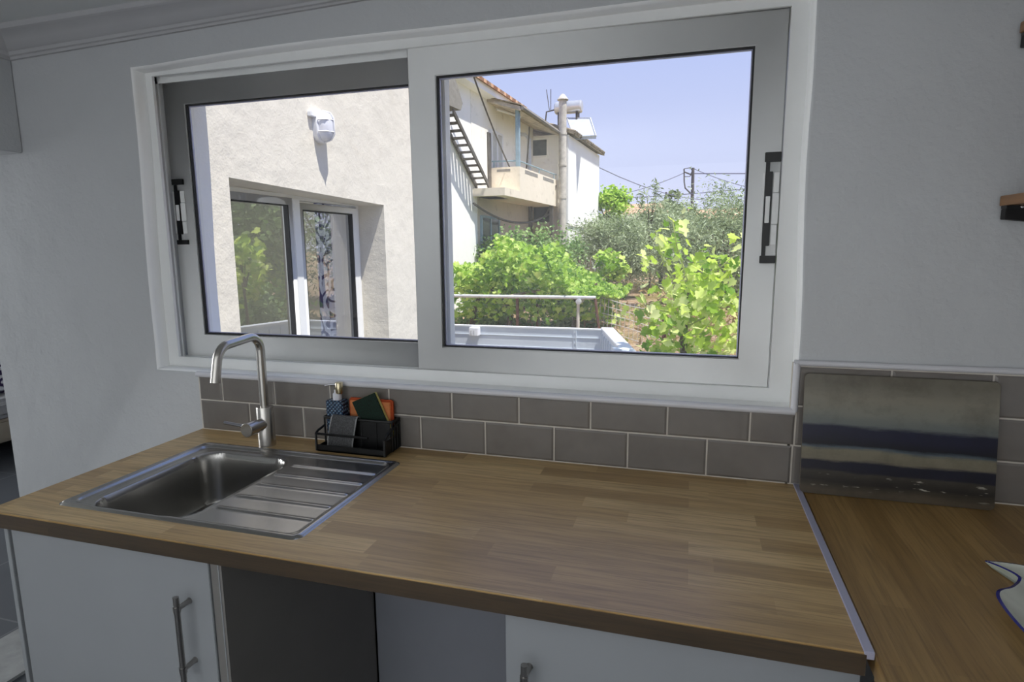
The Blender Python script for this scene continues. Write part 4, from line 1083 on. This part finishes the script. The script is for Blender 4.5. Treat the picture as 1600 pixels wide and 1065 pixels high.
# main roof and right block roof
mb = MB(); mb.prism([(U0+.35, 5.30), (U0+.35, 5.22), (-8.9, 6.9), (-8.9, 7.0)], 'y', 8.3, 16.6)
hp(mb, 'roof', M['roof'], label='orange clay tile roof')
mb = MB(); mb.box(U0-.1, U0+.28, 8.4, 16.5, 5.08, 5.24); hp(mb, 'eave', M['house_white'])
mb = MB(); mb.prism([(U2+.16, 4.78), (U2+.16, 4.86), (-9, 6.3), (-9, 6.2)], 'y', V2-.05, V3+.15)
for k in range(24):
    v = V2+.05+k*.195; mb.tube([(U2+.2, v, 4.845), (U2-.6, v, 5.11)], .06, 6)
hp(mb, 'roof', M['oldroof'], label='old grey-brown tiled roof of the right block')
# openings
def opening(nm, box, m, frame=None):
    d = hp(MB().box(*box), nm, m)
    if frame:
        u0, u1, v0, v1, z0, z1 = box
        mb = MB(); e = .06
        if u1-u0 < v1-v0:
            for a, b_, c_, d_ in ((v0-e, v0, z0, z1+e), (v1, v1+e, z0, z1+e), (v0, v1, z1, z1+e), ((v0+v1)/2-.03, (v0+v1)/2+.03, z0, z1)): mb.box(u0, u1+.02, a, b_, c_, d_)
        else:
            for a, b_, c_, d_ in ((u0-e, u0, z0, z1+e), (u1, u1+e, z0, z1+e), (u0, u1, z1, z1+e), (u0, u1, z0-e, z0)): mb.box(a, b_, v0-.02, v1, c_, d_)
        hp(mb, 'frame', frame, sub=d)
    return d
opening('door', (U0+.01, U0+.04, 14.7, 15.4, 2.86, 4.35), M['door_grey'], M['whiteplastic'])
hp(MB().box(U0+.01, U0+.05, 14.42, 14.60, 2.86, 4.30), 'shutter', M['dkmetal'])
opening('window', (-5.77, -5.33, V2-.03, V2-.012, 4.22, 4.68), M['dkglass'], M['extshade'])
opening('glass_door', (U0+.01, U0+.04, 13.95, 15.1, .05, 2.2), M['dkglass'], M['bluegrey'])
opening('door', (-6.15+.45, -5.25, V2-.04, V2-.012, 0, 2.1), M['door_beige'], M['worn'])
hp(MB().box(-5.75, -5.2, V2-.03, V2-.012, 2.22, 2.72), 'hatch', M['gasket'])
for u_ in (-5.72, -5.06): hp(MB().box(u_-.05, u_+.05, V2-.5, V2-.4, -.05, 2.68), 'support', M['dkmetal'])
# iron stairs against the wall
mb_s = MB(); us, ue = U0+.04, U0+.36
P0 = Vector((0, 13.66, 2.90)); P1_ = Vector((0, 11.72, 4.24))
dv = (P1_-P0)
for u_ in (us, ue):
    mb_s.hexa([(u_-.02, P0.y, P0.z-.05), (u_+.02, P0.y, P0.z-.05), (u_+.02, P1_.y, P1_.z-.05), (u_-.02, P1_.y, P1_.z-.05)], [(u_-.02, P0.y, P0.z+.05), (u_+.02, P0.y, P0.z+.05), (u_+.02, P1_.y, P1_.z+.05), (u_-.02, P1_.y, P1_.z+.05)])
st = hp(mb_s, 'staircase', M['dkmetal'], label='dark iron stairs')
for k in range(11):
    p = P0+dv*((k+.5)/11); hp(MB().box(us, ue, p.y-.055, p.y+.055, p.z-.02, p.z+.02), 'tread', M['dkmetal'], sub=st)
hp(MB().hexa([(us, v_, z_) for v_, z_ in ((11.2, 4.95), (11.85, 5.0), (12.25, 4.5), (12.15, 4.34), (11.2, 4.32))], [(us+.3, v_, z_) for v_, z_ in ((11.2, 4.95), (11.85, 5.0), (12.25, 4.5), (12.15, 4.34), (11.2, 4.32))]), 'landing', M['rough_conc'], label='rough grey concrete at the head of the stairs')
# flue, solar heater, aerials
fl = Thing('flue_pipe', 'tall pale flue pipe with a conical cap on the corner of the house', 'chimney', (CP.x, CP.y, 0))
fl.o.rotation_euler = (0, 0, -HA)
def fp(mb, name, m, par, **kw): o = mb.build(name, m, **kw); o.parent = par.o; return o
fu, fv = -4.79, 18.0
mb = MB(); mb.cyl((fu, fv, 0), (fu, fv, 5.75), .115, 16)
for z in (.9, 1.9, 2.9, 3.85, 4.75): mb.cyl((fu, fv, z), (fu, fv, z+.06), .13, 16)
fp(mb, 'pipe', M['galv_d'], fl, smooth=True)
fp(MB().lathe([(.16, 0), (.17, .02), (.05, .17), (.0, .19)], (fu, fv, 5.72), n=18), 'cap', M['galv_d'], fl, smooth=True)
so_ = Thing('solar_heater', 'solar water heater with a white tank and tilted panel on the roof', 'solar heater', (CP.x, CP.y, 0))
so_.o.rotation_euler = (0, 0, -HA)
tv = 19.9
fp(MB().lathe([(0, 0), (.16, .01), (.2, .05), (.2, .87), (.16, .91), (0, .92)], (-5.56, tv, 5.93), ax='x', n=20), 'tank', M['tank'], so_, smooth=True)
for u_ in (-5.4, -4.8): fp(MB().box(u_-.03, u_+.03, tv-.15, tv+.15, 5.2, 5.76), 'stand', M['dkmetal'], so_)
Q4 = [(-5.12, 19.8, 5.58), (-4.36, 19.8, 5.52), (-4.02, 19.1, 4.84), (-4.72, 19.1, 4.86)]
fp(MB().hexa(Q4, [(a, b+.03, c-.08) for a, b, c in Q4]), 'collector', M['collector'], so_)
mb = MB()
mb.tube(Q4, .03, 6, closed=True); fp(mb, 'frame', M['galv'], so_)
fp(MB().tube([(-5.55, tv, 5.9), (-5.85, tv, 5.85), (-5.9, tv, 5.4)], .025, 6).tube([(-5.75, tv, 5.9), (-5.85, tv, 6.55)], .012, 5).tube([(-5.7, tv, 5.9), (-5.7, tv, 6.55)], .012, 5), 'hose', M['dkmetal'], so_)

# cables hung on the house
def wpt(u, v, z): return (CP.x+u*math.cos(HA)+v*math.sin(HA), CP.y-u*math.sin(HA)+v*math.cos(HA), z)
def cable(a, b, sag, r, label, name='cable', m=None):
    A, B = Vector(a), Vector(b); P = []
    for k in range(15):
        t_ = k/14; p = A.lerp(B, t_); p.z -= sag*4*t_*(1-t_); P.append(p)
    o = MB().tube(P, r, 6).build(name, m or M['cable'], smooth=True, at=A); return tag(o, label, 'cable')
cable(wpt(U0+.5, 12.2, 5.35), wpt(U0+.5, 15.0, 3.3), .12, .018, 'dark cable slanting down past the iron stairs to the balcony', m=M['dkmetal'])
cable(wpt(U0+.1, 13.3, 2.5), wpt(UB-.2, 17.9, 2.45), .35, .03, 'thick dark cable looping on the wall under the balcony', m=M['dkmetal'])
cable(wpt(UB+.02, 17.9, 3.3), wpt(U0+.3, 17.9, 2.35), .3, .025, 'dark hose hanging below the right end of the balcony', m=M['dkmetal'])
cable(wpt(U0+.2, 16.9, 3.45), wpt(U0+.55, 16.2, 4.7), .05, .02, 'dark cord slanting up behind the porch post', m=M['dkmetal'])

# ------------------------------------------------------------------ far distance
def pole(label, x, y, h, r, arm=False, group='utility poles'):
    t = Thing('utility_pole', label, 'pole', (x, y, 0), group)
    t.part(MB().tube([(x+.1, y, 0), (x, y, h)], [r*1.2, r*.8], 10), 'post', M['pole'], smooth=True)
    if arm:
        mb = MB(); mb.tube([(x-.62, y, h-.25), (x+.05, y, h-.55)], .05, 6); mb.tube([(x-.62, y, h-.05), (x-.58, y, h-.95), (x-.5, y, h-1.4), (x, y, h-1.9)], .05, 6)
        mb.tube([(x-.62, y, h-.05), (x-.2, y, h+.02), (x-.05, y, h-.2), (x-.2, y, h-.6), (x-.55, y, h-.6)], .03, 6)
        t.part(mb, 'bracket', M['pole'], smooth=True)
    return t
pole('tall wooden utility pole with a bracket and looped wires at its top', 1.29, 45, 6.95, .13, True)
pole('short plain wooden post standing left of the tall utility pole', -.54, 45, 5.3, .1)
def at(px, py, Y):
    d = R.T@np.array([(px-800)/938.5, (py-532.5)/938.5, 1]); k = (Y-CP.y)/d[1]; return (CP.x+d[0]*k, Y, CP.z+d[2]*k)
cable(wpt(U2, V3, 4.35), at(1190, 293, 45), 1.0, 0.017, 'overhead cable from the white house wall sagging to the right')
cable(at(930, 309, 45), at(1069, 270, 45), .3, 0.022, 'overhead cable rising from the trees to the tall pole')
cable(at(1083, 263, 45), at(1190, 297, 45), .15, 0.022, 'overhead cable descending from the top of the tall pole to the right')
cable(at(1084, 271, 45), at(1190, 271, 45), .0, .035, 'level overhead cable running right from the tall pole')
cable(at(940, 310, 44), at(1190, 292, 44), .12, 0.028, 'lowest overhead cable, passing in front of both poles')
def far_house(label, x, y, w_, d, h, ridge, wm):
    t = Thing('distant_house', label, 'house', (x, y, 0))
    t.part(MB().box(x-w_/2, x+w_/2, y, y+d, -.2, h), 'wall', wm)
    mb = MB(); mb.prism([(y-.4, h-.05), (y+d/2, h+ridge), (y+d+.4, h-.05)], 'x', x-w_/2-.3, x+w_/2+.3)
    t.part(mb, 'roof', M['roof'])
    t.part(MB().box(x-w_*.18, x+w_*.02, y-.05, y+.01, h-1.5, h-.5), 'window', M['dkglass'])
far_house('far house with a long orange roof behind the right olive tree', 3.6, 60, 8.5, 6, 3.9, 1.1, M['render_pink'])
far_house('far orange-roofed house between the bright tree and the poles', -3.0, 50, 5.0, 5, 4.1, .9, M['house_white'])
tree('leafy_tree', 'small far tree rising between the two utility poles', (.1, 42, 4.2), (.7, .7, .8), 700, M['olive'], .3, 'oval', (.1, 42), 51, 14)
tree('leafy_tree', 'dense green bush behind the olives under the far roofs', (1.0, 34, 1.6), (4.5, 1.5, 1.5), 5000, M['olive'], .3, 'oval', (1., 34), 52, 60)

# ------------------------------------------------------------------ colour management
S.view_settings.view_transform = 'Standard'
S.view_settings.look = 'None'
S.view_settings.exposure = 0.
S.cycles.max_bounces = 8; S.cycles.diffuse_bounces = 5; S.cycles.glossy_bounces = 4; S.cycles.transparent_max_bounces = 12
S.cycles.sample_clamp_indirect = 6.
S.cycles.use_denoising = True
